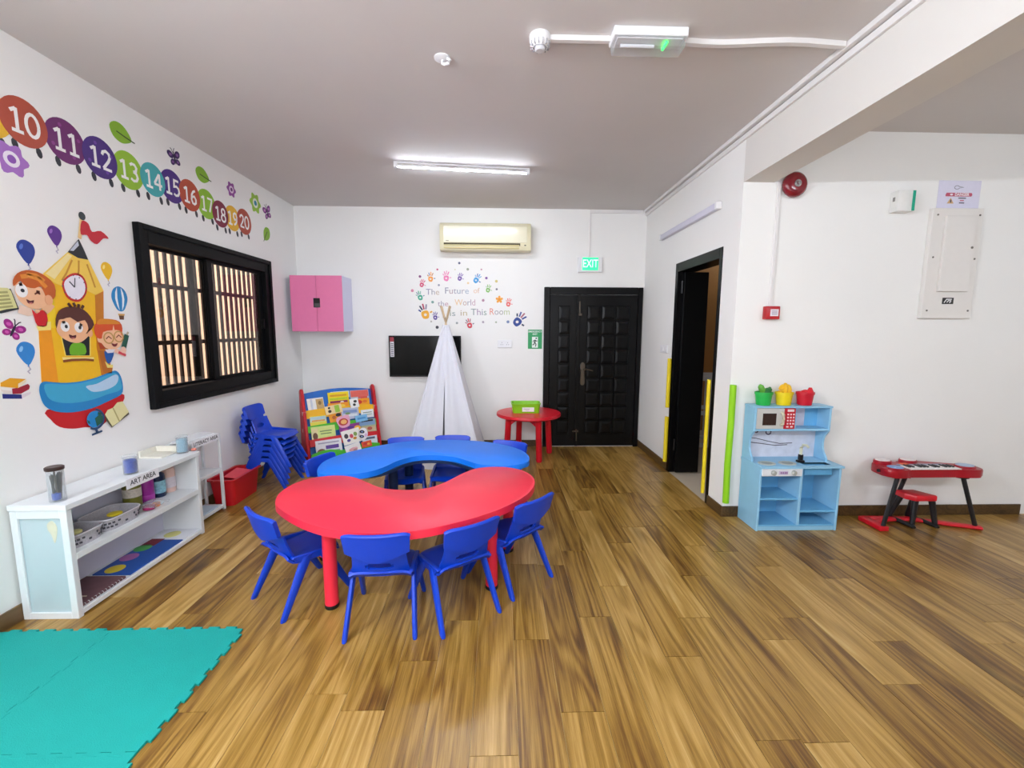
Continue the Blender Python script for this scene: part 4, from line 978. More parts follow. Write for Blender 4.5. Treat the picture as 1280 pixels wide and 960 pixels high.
WP = mat('pad_white', '#E9DEDC', .45); BP = mat('pad_blue', '#A9BDD6', .45)
pad(.085, .165, .055, .8, .026, WP); pad(.30, .175, .055, .8, .026, WP); pad(.66, .075, .062, .8, .012, BP)
pad(.09, .055, .058, .8, .006, mat('pad_sky', '#7C9FD0', .45))
KEYW = mat('key_white', '#EDE7E3', .35); KEYB = mat('key_black', '#121318', .35)
for i in range(14):
    x = .165+i*.0285
    b = bmn(); box(b, x, x+.027, .004, .095, ZK+.0015, ZK+.010, r=.0015, seg=1); O('white_key', b, KEYW, kb)
for i in range(13):
    if i % 7 in (2, 6): continue
    x = .165+(i+1)*.0285-.008
    b = bmn(); box(b, x, x+.016, .04, .096, ZK+.009, ZK+.018, r=.0015, seg=1); O('black_key', b, KEYB, kb)
b = bmn(); box(b, .17, .55, .102, .135, ZK+.002, ZK+.010, r=.003, seg=1); cpnl = O('control_strip', b, mat('strip_grey', '#9AA5BC', .4, var=.2, scale=40), kb)
b = bmn(); box(b, .19, .25, .105, .14, ZK+.008, ZK+.016, r=.003, seg=1); O('orange_button', b, mat('button_orange', '#E2683A', .4), cpnl)
def bar(name, p0, p1, w_, d_, m, parent):
    b = bmn(); tube(b, [p0, p1], w_, 10, r2=d_, ref=(0, 1, 0)); return O(name, b, m, parent)
for (x0_, y0_, x1_, y1_) in ((.115, .05, .005, .012), (.625, .05, .735, .012), (.30, .16, .215, .20)):
    bar('leg', (x0_, y0_, ZK-.055), (x1_, y1_, .03), .017, .012, BK, kb)
b = bmn(); lathe(b, [(.05, ZK-.075), (.055, ZK-.06), (.055, ZK-.05)], 18, (.62, .06, 0)); O('leg_socket', b, BK, kb)
b = bmn(); box(b, -.035, .035, -.012, .20, 0, .036, r=.006); O('base_rail', b, RED2, kb)
b = bmn(); tube(b, [(.77, .0, .017), (.36, .17, .017), (.02, .19, .017)], .032, 8, r2=.016); O('base_rail', b, RED2, kb)
b = bmn(); tube(b, [(.0, .10, .018), (.12, .15, .018), (.36, .18, .018)], .025, 8, r2=.014); O('base_rail', b, RED2, kb)
b = bmn(); cyl(b, (-.012, .09, ZK-.03), (.01, .09, ZK-.03), .012, n=12); O('side_knob', b, BK, kb)
st = E('toy_stool', 'small red topped stool with black legs under the keyboard', 'stool', (3.19, 3.125, 0))
ZS = .265
b = bmn(); prism(b, [(0, .055), (.045, .0), (.205, .0), (.212, .015), (.15, .145), (.01, .145)], lambda u, v, d: (u-.03, v, d), ZS-.045, ZS, r=.008, seg=2); O('seat', b, RED2, st)
for x, y, dx, dy in ((.035, .03, -.01, -.005), (.165, .03, .045, -.005), (.01, .125, -.03, .055), (.12, .125, .02, .06)):
    b = bmn(); tube(b, [(x, y, ZS-.04), (x+dx, y+dy, .025)], [.022, .017], 10); O('leg', b, BK, st)
for x in (.012, .20):
    b = bmn(); tube(b, [(x, -.01, .016), (x+.003, .0, .018), (x-.015, .19, .018), (x-.015, .20, .016)], [.012, .017, .017, .012], 10, r2=[.010, .016, .016, .010]); O('foot_runner', b, BK, st)

# ---- foam guards by the doorway
YEL = mat('yellow_foam', '#E8CF14', .6, var=.04); LIMF = mat('lime_foam', '#8FD00E', .6, var=.04)
def foam(name, label, pts, r, m):
    b = bmn(); tube(b, pts, r, 14); return tag(O(name, b, m), label, 'foam guard')
yj = dy1-.03
for (pz0, pz1, l) in ((509, 448, 'upper yellow foam guard on the far door jamb'), (578, 520, 'lower yellow foam guard on the far door jamb')):
    z0_, z1_ = pr(838, pz0)[1], pr(841, pz1)[1]
    if l.startswith('lower'): z0_ = pr(837, 578)[1]; z1_ = pr(840, 522)[1]
    foam('edge_guard', l, [(R-.038, yj, z0_), (R-.038, yj, (z0_+z1_)/2), (R-.038, yj, z1_)], .021, YEL)
yj = dy0+.035
foam('edge_guard', 'long yellow foam guard on the near door jamb', [(R-.036, yj, pr(877, 611)[1]), (R-.036, yj, 0.6), (R-.036, yj, pr(889, 474)[1])], .016, YEL)
gz0, gz1 = pr(905, 628)[1], pr(914, 481)[1]
foam('corner_guard', 'long lime green foam guard on the pillar corner', [(R+.012, A-.026, gz0), (R+.011, A-.026, gz0+.03), (R+.006, A-.027, .45), (R+.012, A-.026, .8), (R+.010, A-.026, gz1)], .025, LIMF)

# ---- white crib seen through the doorway
cr = E('baby_crib', 'white barred crib in the next room behind doorway', 'crib', (2.62, 5.35, 0))
CW = mat('crib_white', '#E2E2E2', .45)
for x in (-.38, .38):
    for y in (-.2, .2): part('post', CW, cr, (x-.02, x+.02, y-.02, y+.02, 0, .98), world=False)
for y in (-.2, .2):
    
    for za, zb in ((.92, .98), (.50, .55), (.10, .15)): part('rail', CW, cr, (-.36, .36, y-.015, y+.015, za, zb), world=False)
    for k in range(6):
        b = bmn(); cyl(b, (-.30+k*.12, y, .15), (-.30+k*.12, y, .92), .010, n=8); O('bar', b, CW, cr)

# ---- foam floor mat tiles
MATF = mat('teal_foam', '#00A096', .75, var=.06, scale=14, bump=.35, bscale=320)
def mat_tile(x0_, x1_, y0_, y1_, edges, label):
    """edges: left, right, near, far : 't' teeth out, 'n' notches, 's' straight"""
    t_ = .017; w_ = .048
    def side(p, q, kind, out):
        L_ = math.hypot(q[0]-p[0], q[1]-p[1]); n = max(1, int(round(L_/w_/2))); res = [p]
        if kind == 's': return res
        ux, uy = (q[0]-p[0])/L_, (q[1]-p[1])/L_; sgn = 1 if kind == 't' else -1
        st_ = L_/(2*n+1)
        for k in range(n):
            a = st_*(2*k+1); b_ = a+st_; d = t_*sgn; f = st_*.12
            for s_, o_ in ((a, 0), (a-f, d), (b_+f, d), (b_, 0)): res.append((p[0]+ux*s_+out[0]*o_, p[1]+uy*s_+out[1]*o_))
        return res
    poly = side((x0_, y0_), (x1_, y0_), edges[2], (0, -1))+side((x1_, y0_), (x1_, y1_), edges[1], (1, 0))+side((x1_, y1_), (x0_, y1_), edges[3], (0, 1))+side((x0_, y1_), (x0_, y0_), edges[0], (-1, 0))
    b = bmn(); prism(b, poly, lambda u, v, d: (u, v, d), 0.0005, .011, r=.0012, seg=1)
    tag(O('foam_mat_tile', b, MATF, smooth=False), label, 'foam mat', 'teal interlocking floor mats')
g_ = .0013
mx0, mx1, mx2, my0, my1, my2 = -LW+.014, -1.945, -1.298, .76, 1.428, 2.078
mat_tile(mx1+g_, mx2, my1+g_, my2, 'nttt', 'teal foam floor tile with toothed free corner at the wood floor')
mat_tile(mx0, mx1-g_, my1+g_, my2, 'stnt', 'teal foam floor tile beside the white art shelf end')
mat_tile(mx1+g_, mx2, my0, my1-g_, 'ntsn', 'teal foam floor tile meeting the corner tile along its plain seam')
mat_tile(mx0, mx1-g_, my0, my1-g_, 'stst', 'teal foam floor tile against the left wall away from the shelf')
# ================================================================ CEILING AND WALL FITTINGS
def tube_mat(name, strength):
    m = bpy.data.materials.new(name); m.use_nodes = True; nt = m.node_tree; nt.nodes.clear()
    o = nt.nodes.new('ShaderNodeOutputMaterial'); e = nt.nodes.new('ShaderNodeEmission'); e.inputs[0].default_value = (.90, .97, 1.08, 1); e.inputs[1].default_value = strength
    nt.links.new(e.outputs[0], o.inputs[0]); return m
def tube_light(label, p0, p1, nrm, strength, rad=.014, name='tube_light', lit=True, off=.045):
    """batten fixed to a surface with outward normal nrm; tube runs p0..p1 (surface points)"""
    p0, p1, nrm = Vector(p0), Vector(p1), Vector(nrm); c = (p0+p1)/2; ax = (p1-p0).normalized(); sd = ax.cross(nrm).normalized(); hl = (p1-p0).length/2
    t = E(name, label, 'lamp', c)
    M = Matrix((ax, sd, nrm)).transposed().to_4x4()
    b = bmn(); box(b, -hl, hl, -.012, .012, 0.0005, .014, r=.003, seg=1, M=M); O('batten', b, WPLAST, t)
    for s in (-1, 1):
        b = bmn(); box(b, min(s*hl, s*(hl-.035)), max(s*hl, s*(hl-.035)), -.017, .017, .0005, off+.018, r=.004, seg=1, M=M); O('end_cap', b, WPLAST, t)
    # LED tube: opaque white spine towards the surface, lit half facing the room
    q = [(rad*math.cos(a), rad*math.sin(a)) for a in [.6+(PI-1.2)*k/8 for k in range(9)]]
    qs = [(rad*math.cos(a), rad*math.sin(a)) for a in [.6-(PI+1.2)*k/10 for k in range(11)]]
    b = bmn(); prism(b, [(x, z-.0006) for x, z in qs], lambda u, v, d: M @ Vector((d, u, off+v)), -hl+.034, hl-.034); O('tube_spine', b, WPLAST, t)
    b = bmn(); prism(b, q, lambda u, v, d: M @ Vector((d, u, off+v)), -hl+.034, hl-.034); O('tube', b, tube_mat('lit_tube_%d' % int(strength*10), strength) if lit else mat('unlit_tube', '#DADAE4', .4), t)
    return t
a_, b_ = at(492, 206, 'z', H-.03), at(662, 215, 'z', H-.03)
tube_light('lit white tube lamp on the ceiling in front of the air conditioner', (a_.x, a_.y, H), (b_.x, b_.y, H), (0, 0, -1), TUBE_CEIL, rad=.013, off=.036)
tube_light('lit tube lamp high on the rear wall, long side', (-.95, REAR, 2.585), (.25, REAR, 2.585), (0, 1, 0), TUBE_WALL*.8, off=.05)
tube_light('added fill tube lamp high on the rear wall of the alcove', (2.9, REAR, 2.585), (4.1, REAR, 2.585), (0, 1, 0), TUBE_WALL*.7, off=.05)  # unseen tube added to brighten the alcove
tube_light('lit tube lamp high on the left wall', (-LW, -.5, 2.50), (-LW, .7, 2.50), (1, 0, 0), TUBE_WALL*2.3, off=.05)
tube_light('added unseen tube lamp on the ceiling of the next room', (3.4, 5.6, H), (3.4, 6.3, H), (0, 0, -1), TUBE_SIDE*10, off=.05)  # unseen lamp added to light the room beyond the doorway
# unlit wall batten above the doorway
p0, p1 = pr(829, 297), pr(902.5, 257)
zz = (p0[1]+p1[1])/2
t = E('wall_batten', 'slim unlit white tube lamp on the wall above doorway', 'lamp', (R, (p0[0]+p1[0])/2, zz))
b = bmn(); box(b, R-.045, R-.0005, p1[0], p0[0], zz-.028, zz+.028, r=.008, seg=2); bt = O('lamp_body', b, mat('lilac_plastic', '#D6D4E4', .35), t, world=True)
for y in (p1[0], p0[0]-.03):
    b = bmn(); box(b, R-.049, R-.0005, y-.004, y+.034, zz-.031, zz+.031, r=.006, seg=1); O('end_cap', b, WPLAST, t, world=True)
# cable trunking
TRK = mat('trunking', '#E6E3E1', .5, var=.02)
def trunk(label, *bx):
    b = bmn()
    for q in bx: box(b, *q, r=.002, seg=1)
    return tag(O('cable_trunking', b, TRK), label, 'trunking')
trunk('long white trunking in the ceiling corner, upper run', (R-.046, R-.0005, REAR, D-.0005, H-.030, H-.0005))
trunk('long white trunking on the wall just under the upper run', (R-.020, R-.0005, REAR, D-.0005, H-.072, H-.036))
ex = at(738, 264, 'y', D)
trunk('white trunking along the back wall top down to exit sign', (ex.x-.010, R-.048, D-.020, D-.0005, H-.045, H-.012), (ex.x-.010, ex.x+.010, D-.014, D-.0005, 2.40, H-.046))
q0, q1 = at(688, 54, 'z', H), at(1068, 57, 'z', H)
sm = at(675, 55, 'z', H-.04); em0, em1 = at(766, 70, 'z', H-.075), at(853, 70, 'z', H-.075)
ec = at(810, 52, 'z', H-.04)
b = bmn()
box(b, sm.x+.05, ec.x-.185, sm.y-.014, sm.y+.014, H-.026, H-.0005, r=.002, seg=1); O_tr = tag(O('cable_trunking', b, TRK), 'short white ceiling trunking from smoke detector to emergency light', 'trunking')
b = bmn(); n = 8
ring = []
for k in range(n+1):
    x = ec.x+.19+(R-.05-ec.x-.19)*k/n; y = sm.y+.012*math.sin(k*.9)-.012*k/n
    ring.append([(x, y-.014, H-.026), (x, y+.014, H-.026), (x, y+.014, H-.0005), (x, y-.014, H-.0005)])
ring_loft(b, ring); tag(O('cable_trunking', b, TRK, smooth=False), 'sagging white ceiling trunking from emergency light to beam', 'trunking')
# smoke detector
t = E('smoke_detector', 'round white smoke detector on the ceiling', 'smoke detector', (sm.x, sm.y, H))
b = bmn(); lathe(b, [(.052, -.0005), (.054, -.004), (.054, -.028), (.050, -.034)], 30); O('base', b, WPLAST, t)
b = bmn(); lathe(b, [(.048, -.034), (.047, -.048), (.036, -.060), (.033, -.052), (.030, -.052)], 30); O('vented_head', b, WPLAST, t)
b = bmn(); lathe(b, [(.027, -.050), (.027, -.066), (.020, -.074), (.001, -.075)], 24); O('sensor_dome', b, mat('sensor_grey', '#D8D8DC', .4), t)
b = bmn()
for k in range(14):
    a = 2*PI*k/14; box(b, .030, .050, -.002, .002, -.058, -.034, M=Matrix.Rotation(a, 4, 'Z'))
O('vent_fins', b, mat('vent_grey', '#A9A8AD', .5), t, smooth=False)
# emergency light
t = E('emergency_light', 'white emergency light with clear cover and green indicator', 'emergency light', (ec.x, ec.y, H))
b = bmn(); box(b, -.185, .185, -.055, .055, -.042, -.0005, r=.004, seg=1); O('housing', b, WPLAST, t)
b = bmn(); ring_loft(b, [[(-.178, -.05, -.042), (.178, -.05, -.042), (.178, .05, -.042), (-.178, .05, -.042)], [(-.172, -.046, -.085), (.172, -.046, -.085), (.172, .046, -.085), (-.172, .046, -.085)]]); O('diffuser', b, CLEAR, t, smooth=False)
b = bmn(); box(b, -.165, .165, -.04, .04, -.050, -.0425, r=.002, seg=1); tray = O('reflector_tray', b, mat('tray_grey', '#CFCBCB', .4), t)
b = bmn(); tube(b, [(-.14, .0, -.062), (.03, .0, -.062)], .008, 10); O('lamp_tube', b, mat('lamp_white', '#EDEDF0', .3), t)
b = bmn(); tube(b, [(.085, -.03, -.058), (.085, .03, -.058)], .006, 8); O('green_indicator', b, mat('green_led', '#19F04A', .3, emit=3.5), t)
# ceiling hook with plaster ring
hk = at(553, 77, 'z', H-.02)
t = E('ceiling_hook', 'small white hook on a round plate in the ceiling', 'hook', (hk.x, hk.y, H))
b = bmn(); lathe(b, [(.045, -.0005), (.045, -.006), (.03, -.012), (.012, -.013)], 22); O('plate', b, WPLAST, t)
b = bmn(); tube(b, [(.0, 0, -.012), (.0, 0, -.03), (.014, -.02, -.045), (.038, -.03, -.044), (.046, -.03, -.030), (.030, -.03, -.020)], .008, 8); O('hook', b, WPLAST, t)

# ---- air conditioner
acy = D-.19
c0, c1, c2 = at(549, 276, 'y', acy), at(664, 279, 'y', acy), at(664, 314.5, 'y', acy)
ax0_, ax1_, az1, az0 = c0.x, c1.x, (c0.z+c1.z)/2, c2.z+.002
t = E('air_conditioner', 'cream wall mounted air conditioner above the handprint lettering', 'air conditioner', ((ax0_+ax1_)/2, D, az0))
def prof(x, ins=0): return None
pf = [(D-.0005, az0+.03), (D-.10, az0), (acy+.015, az0+.012), (acy-.0, az0+.05), (acy+.004, az1-.05), (acy+.03, az1-.012), (acy+.06, az1), (D-.0005, az1)]
b = bmn(); prism(b, pf, lambda u, v, d: (d, u, v), ax0_, ax1_, r=.006, seg=2); O('casing', b, CREAMP, t, world=True)
b = bmn(); prism(b, [(acy+.012, az0+.098), (acy-.008, az0+.098), (acy-.007, az1-.052), (acy+.018, az1-.02), (acy+.03, az1-.02)], lambda u, v, d: (d, u, v), ax0_+.045, ax1_-.045, r=.003, seg=1); fp = O('front_panel', b, mat('cream_panel', '#E9E3C6', .25, var=.02, coat=.3), t, world=True)
b = bmn(); box(b, ax0_+.05, ax1_-.13, acy-.004, acy+.012, az0+.062, az0+.092); sl = O('outlet_slot', b, mat('slot_dark', '#4A3F22', .6), t, world=True, smooth=False)
for k in range(2):
    z = az0+.028+k*.028; b = bmn(); box(b, ax0_+.05, ax1_-.14, acy-.010, acy+.006, z, z+.016, r=.003, seg=1); O('louver', b, mat('louver_gold', '#D8C98F', .4), t, world=True)
b = bmn(); box(b, ax1_-.115, ax1_-.055, acy-.006, acy+.01, az0+.045, az0+.085, r=.002, seg=1); O('receiver', b, CREAMP, t, world=True)
b = bmn(); box(b, ax1_-.08, ax1_-.06, acy-.0085, acy-.004, az0+.062, az0+.074); O('indicator', b, mat('indicator_dark', '#33301F', .3), t, world=True, smooth=False)
b = bmn(); box(b, ax0_+.075, ax0_+.11, acy-.0095, acy-.005, az0+.112, az0+.120); O('maker_mark', b, mat('mark_grey', '#8F8A70', .4), t, world=True, smooth=False)

# ---- pink wall cabinet
cy = D-.35
q0, q1 = at(361.5, 344.5, 'y', cy), at(426, 344.5, 'y', cy); q2 = at(430, 414.5, 'y', cy)
cx0, cx1, cz1, cz0 = max(q0.x, -LW+.01), (q1.x+q2.x)/2, q1.z, q2.z
t = E('wall_cabinet', 'pink two door wall cabinet with lilac side in the corner', 'cabinet', ((cx0+cx1)/2, D, cz0))
PINK = mat('pink_board', '#EE7FAE', .45, var=.03); LIL = mat('lilac_board', '#D7D6EE', .45, var=.02)
w_ = .016
part('side_panel', LIL, t, (cx1-w_, cx1, cy+.018, D-.001, cz0, cz1)); part('side_panel', LIL, t, (cx0, cx0+w_, cy+.018, D-.001, cz0, cz1))
part('top_board', LIL, t, (cx0+w_, cx1-w_, cy+.018, D-.001, cz1-w_, cz1)); part('bottom_board', LIL, t, (cx0+w_, cx1-w_, cy+.018, D-.001, cz0, cz0+w_))
part('back_board', mat('inside_shade', '#2A2628', .7), t, (cx0+w_, cx1-w_, D-.008, D-.001, cz0+w_, cz1-w_))  # board coloured dark for the shade inside the cabinet
part('inner_shelf', LIL, t, (cx0+w_, cx1-w_, cy+.05, D-.008, (cz0+cz1)/2-.07, (cz0+cz1)/2-.055))
xm = (cx0+cx1)/2; zm = (cz0+cz1)/2+.01; hs = .048
for s in (-1, 1):
    xe = cx0 if s < 0 else cx1; g2 = .0012*s
    poly = [(xe, cz0), (xm+g2, cz0), (xm+g2, zm-hs*1.15), (xm+s*hs*.85, zm-hs*1.15), (xm+s*hs*.85, zm+hs*1.15), (xm+g2, zm+hs*1.15), (xm+g2, cz1), (xe, cz1)]
    b = bmn(); prism(b, poly, lambda u, v, d: (u, d, v), cy, cy+.017, r=.0015, seg=1); O('door', b, PINK, t, world=True, smooth=False)
b = bmn(); box(b, xm-hs*.86, xm+hs*.86, cy+.012, cy+.03, zm-hs*1.16, zm+hs*1.16); O('cutout_shade_block', b, mat('cutout_shade', '#0C0B0C', .5), t, world=True, smooth=False)  # black block painted as the shade seen through the door notch
b = bmn(); box(b, xm-hs*.55, xm+hs*.8, cy+.006, cy+.014, zm-hs*1.0, zm-hs*.1, r=.002, seg=1); O('latch', b, mat('latch_grey', '#4A4A4C', .4), t, world=True)

# ---- television
ty_ = D-.055
q0, q1 = at(485.5, 419.5, 'y', ty_), at(576.5, 471, 'y', ty_)
t = E('television', 'black flat television on the back wall behind tent', 'television', ((q0.x+q1.x)/2, D, q1.z))
b = bmn(); box(b, q0.x, q1.x, ty_, ty_+.035, q1.z, q0.z, r=.004, seg=1); O('bezel', b, mat('tv_black', '#060607', .35, spec=.3), t, world=True)
b = bmn(); box(b, q0.x+.012, q1.x-.012, ty_-.0012, ty_+.002, q1.z+.022, q0.z-.012); sc_ = O('screen', b, mat('tv_screen', '#030304', .12, var=.02, spec=.2), t, world=True, smooth=False)
b = bmn(); box(b, q0.x+.2, q1.x-.2, ty_+.034, D-.001, q1.z+.1, q0.z-.12); O('wall_mount', b, BLACKA, t, world=True, smooth=False)
b = bmn(); box(b, q0.x+.018, q0.x+.066, ty_-.0022, ty_-.001, q0.z-.265, q0.z-.02); stk = O('sticker', b, mat('sticker_white', '#D9D6DC', .5), t, world=True, smooth=False)
b = bmn(); box(b, q0.x+.018, q0.x+.066, ty_-.0030, ty_-.002, q0.z-.075, q0.z-.02)
O('sticker_red', b, mat('sticker_red', '#A22A3C', .5), stk, world=True, smooth=False)
b = bmn()
for k in range(7): box(b, q0.x+.026, q0.x+.058, ty_-.0030, ty_-.002, q0.z-.25+k*.024, q0.z-.24+k*.024)
O('sticker_lines', b, mat('sticker_ink', '#5C5A66', .5), stk, world=True, smooth=False)

# ---- exit sign box
q0, q1 = at(723, 321, 'y', D-.05), at(752.5, 340, 'y', D-.05)
t = E('exit_sign', 'white box with glowing green exit panel above door', 'exit sign', ((q0.x+q1.x)/2, D, q1.z))
b = bmn(); box(b, q0.x, q1.x, D-.05, D-.0005, q1.z, q0.z, r=.004, seg=1); O('housing', b, WPLAST, t, world=True)
g0, g1 = q0.x+.052, q1.x-.05
b = bmn(); box(b, g0, g1, D-.053, D-.0495, q1.z+.02, q0.z-.008); pn = O('lit_panel', b, mat('exit_green', '#2FE08F', .4, emit=.75), t, world=True, smooth=False)
b = txt('EXIT', .118, bold=.001); place(b, lambda x, y, z: ((g0+g1)/2+x*.80, D-.0537, (q0.z+q1.z)/2+.006+y*1.15)); O('lettering', b, mat('exit_mint', '#CFF7E4', .4, emit=.6), pn, world=True, smooth=False, flip=False)
# ---- green emergency exit sign
q0, q1 = pb(660, 412), pb(677.3, 436)
t = E('safety_sign', 'green emergency exit sign with running figure beside the door', 'sign', ((q0[0]+q1[0])/2, D, q1[1]))
GS = mat('sign_green', '#2C9E5E', .5); SW = mat('sign_white', '#EAF3EE', .5); SD = mat('sign_dark', '#23453A', .5)
cxs = (q0[0]+q1[0])/2; hgt = q0[1]-q1[1]; wd = q1[0]-q0[0]
b = bmn(); box(b, q0[0], q1[0], D-.003, D-.0005, q1[1], q0[1]); pn = O('plate', b, GS, t, world=True, smooth=False)
W3 = lambda u, v, o=0: Vector((u, D-.003-o, v))
flat_text('lettering', 'EMERGENCY', .030, (cxs, q0[1]-.026), W3, 0, SW, pn, bold=.0006); flat_text('lettering', 'EXIT', .030, (cxs, q0[1]-.058), W3, 0, SW, pn, bold=.0006)
flat('pictogram_field', [(cxs-.038, q1[1]+.014), (cxs+.038, q1[1]+.014), (cxs+.038, q1[1]+.152), (cxs-.038, q1[1]+.152)], W3, 0, SW, pn)
zc = q1[1]+.083
bm = bmn()
for pts, w__ in (([(cxs+.004, zc+.03), (cxs-.004, zc-.002)], .018), ([(cxs-.004, zc), (cxs+.014, zc-.025), (cxs+.008, zc-.055)], .011), ([(cxs-.004, zc), (cxs-.012, zc-.026), (cxs-.032, zc-.034)], .011), ([(cxs+.004, zc+.03), (cxs-.018, zc+.022), (cxs-.026, zc+.002)], .008), ([(cxs+.004, zc+.03), (cxs+.022, zc+.012), (cxs+.03, zc+.022)], .008)):
    prism(bm, stroke(pts, w__), W3, .0016, .0024)
prism(bm, ell(cxs+.016, zc+.05, .010, n=12), W3, .0016, .0024)
O('running_figure', bm, SD, pn, world=True, smooth=False)
# ---- blank socket plate on the back wall, switch on the right wall
q0, q1 = pb(622, 425), pb(640, 434.5)
t = E('wall_socket', 'white double socket plate on the back wall', 'socket', ((q0[0]+q1[0])/2, D, q1[1]))
b = bmn(); box(b, q0[0], q1[0], D-.012, D-.0005, q1[1], q0[1], r=.003, seg=1); pn = O('plate', b, WPLAST, t, world=True)
for k in (.3, .7):
    xx = q0[0]+(q1[0]-q0[0])*k
    b = bmn()
    for dx, dz_ in ((-.012, -.01), (.012, -.01), (0, .014)): box(b, xx+dx-.003, xx+dx+.003, D-.0128, D-.011, (q0[1]+q1[1])/2+dz_-.005, (q0[1]+q1[1])/2+dz_+.005)
    O('pin_holes', b, mat('hole_grey', '#77757A', .6), pn, world=True, smooth=False)
q0, q1 = pr(826.5, 431), pr(834.5, 441.5)
t = E('light_switch', 'white light switch plate beside the open doorway', 'light switch', (R, (q0[0]+q1[0])/2, q1[1]))
b = bmn(); box(b, R-.011, R-.0005, q1[0], q0[0], q1[1], q0[1], r=.003, seg=1); pn = O('plate', b, WPLAST, t, world=True)
for k in (0, 1):
    ya = q1[0]+(q0[0]-q1[0])*(.15+.37*k); yb_ = ya+(q0[0]-q1[0])*.32
    b = bmn(); box(b, R-.0145, R-.010, ya, yb_, q1[1]+.02, q0[1]-.02, r=.002, seg=1); O('rocker', b, WPLAST, pn, world=True)

# ---- alcove wall: bell, call point, trunking, controller, panel, notice
bl = at(993, 231, 'y', A-.03)
t = E('alarm_bell', 'round dark red fire alarm bell on the alcove wall', 'alarm bell', (bl.x, A, bl.z))
MAR = mat('bell_maroon', '#7A0B1C', .22, var=.05, coat=.4)
def ycirc(b, prof, c, n=30): ring_loft(b, [[(c[0]+max(r, 1e-4)*math.cos(2*PI*k/n), A-d, c[2]+max(r, 1e-4)*math.sin(2*PI*k/n)) for k in range(n)] for r, d in prof]); return b
b = bmn(); box(b, bl.x-.045, bl.x+.045, A-.025, A-.0005, bl.z-.06, bl.z+.05, r=.004, seg=1); O('mount', b, MAR, t, world=True)
b = bmn(); ycirc(b, [(.088, .022), (.092, .026), (.090, .045), (.075, .062), (.04, .070), (.001, .071)], bl); O('gong', b, MAR, t, world=True, angle=60)
b = bmn(); ycirc(b, [(.026, .069), (.026, .074), (.014, .078), (.012, .090), (.001, .091)], bl, 18); O('centre_nut', b, mat('chrome', '#C9C9CE', .15, metal=1), t, world=True)
cp = at(964.5, 391, 'y', A-.03)
t = E('call_point', 'small square red fire alarm call point with white label', 'call point', (cp.x, A, cp.z-.05))
b = bmn(); box(b, cp.x-.055, cp.x+.055, A-.05, A-.0005, cp.z-.05, cp.z+.05, r=.006, seg=2); O('housing', b, mat('call_red', '#B4121F', .35), t, world=True)
b = bmn(); box(b, cp.x-.022, cp.x+.04, A-.0525, A-.049, cp.z-.026, cp.z+.026); pn = O('label_plate', b, mat('call_label', '#E6DDE4', .5), t, world=True, smooth=False)
b = bmn()
for k in range(3): box(b, cp.x-.012, cp.x+.03, A-.0533, A-.052, cp.z-.014+k*.012, cp.z-.010+k*.012)
O('label_marks', b, mat('call_ink', '#6B5A7E', .5), pn, world=True, smooth=False)
tx0, tz0 = pa(971, 245); tx1, tz1 = pa(963, 381)
trunk('vertical white trunking between alarm bell and call point', ((tx0+tx1)/2-.013, (tx0+tx1)/2+.013, A-.018, A-.0005, cp.z+.05, SOF))
q0, q1 = at(1124, 237, 'y', A-.07), at(1142.5, 264, 'y', A-.07)
t = E('gas_controller', 'small white wall box with green edge strip', 'control box', ((q0.x+q1.x)/2, A, q1.z))
b = bmn(); box(b, q0.x, q1.x, A-.07, A-.0005, q1.z, q0.z, r=.006, seg=2); O('housing', b, mat('box_white', '#E9E8E4', .45), t, world=True)
b = bmn(); box(b, q1.x-.022, q1.x-.001, A-.0725, A-.069, q1.z+.004, q0.z-.004); O('green_strip', b, mat('teal_strip', '#12A585', .45), t, world=True, smooth=False)
b = bmn(); box(b, q0.x-.0015, q0.x+.002, A-.045, A-.025, (q0.z+q1.z)/2+.0, (q0.z+q1.z)/2+.03); O('side_port', b, mat('port_grey', '#8E8C88', .5), t, world=True, smooth=False)
# distribution panel
PDEP = .035
(px0, pz0), (px1, pz1) = pa(1145.5, 398), pa(1217, 262)
px1 = px0+.40
t = E('distribution_board', 'flush white electrical distribution board with hinged door', 'electrical panel', ((px0+px1)/2, A, pz0))
PNW = mat('panel_paint', '#E7E3DE', .45, var=.02)
b = bmn(); box(b, px0, px1, A-PDEP, A-.0005, pz0, pz1, r=.003, seg=1); O('cover_plate', b, PNW, t, world=True)
b = bmn(); box(b, px0+.095, px1-.07, A-PDEP-.022, A-PDEP, pz0+.205, pz1-.06, r=.003, seg=1); dr = O('panel_door', b, PNW, t, world=True)
SCR = mat('screw_grey', '#7D7770', .4, metal=.6)
for x, z in ((px0+.04, pz1-.05), (px1-.03, pz1-.05), (px0+.04, (pz0+pz1)/2+.05), (px1-.03, (pz0+pz1)/2+.04), (px0+.04, pz0+.06), (px1-.03, pz0+.06)):
    b = bmn(); ring_loft(b, [[(x+r*math.cos(2*PI*k/12), A-PDEP-d, z+r*math.sin(2*PI*k/12)) for k in range(12)] for r, d in ((.007, 0), (.007, .003), (.004, .0045))]); O('screw', b, SCR, t, world=True)
b = bmn(); xx = px1-.085; z = (pz0+pz1)/2+.12; ring_loft(b, [[(xx+r*math.cos(2*PI*k/12), A-PDEP-.022-d, z+r*math.sin(2*PI*k/12)) for k in range(12)] for r, d in ((.009, 0), (.009, .004), (.005, .006))]); O('door_latch', b, SCR, dr, world=True)
WPN = lambda u, v, o=0: Vector((u, A-PDEP-o, v))
lxm, lzm = px0+.20, pz0+.135
lg = flat('logo_plate', [(lxm-.045, lzm-.024), (lxm+.045, lzm-.024), (lxm+.045, lzm+.024), (lxm-.045, lzm+.024)], WPN, 0, mat('logo_black', '#17171A', .4), t)
bm = bmn()
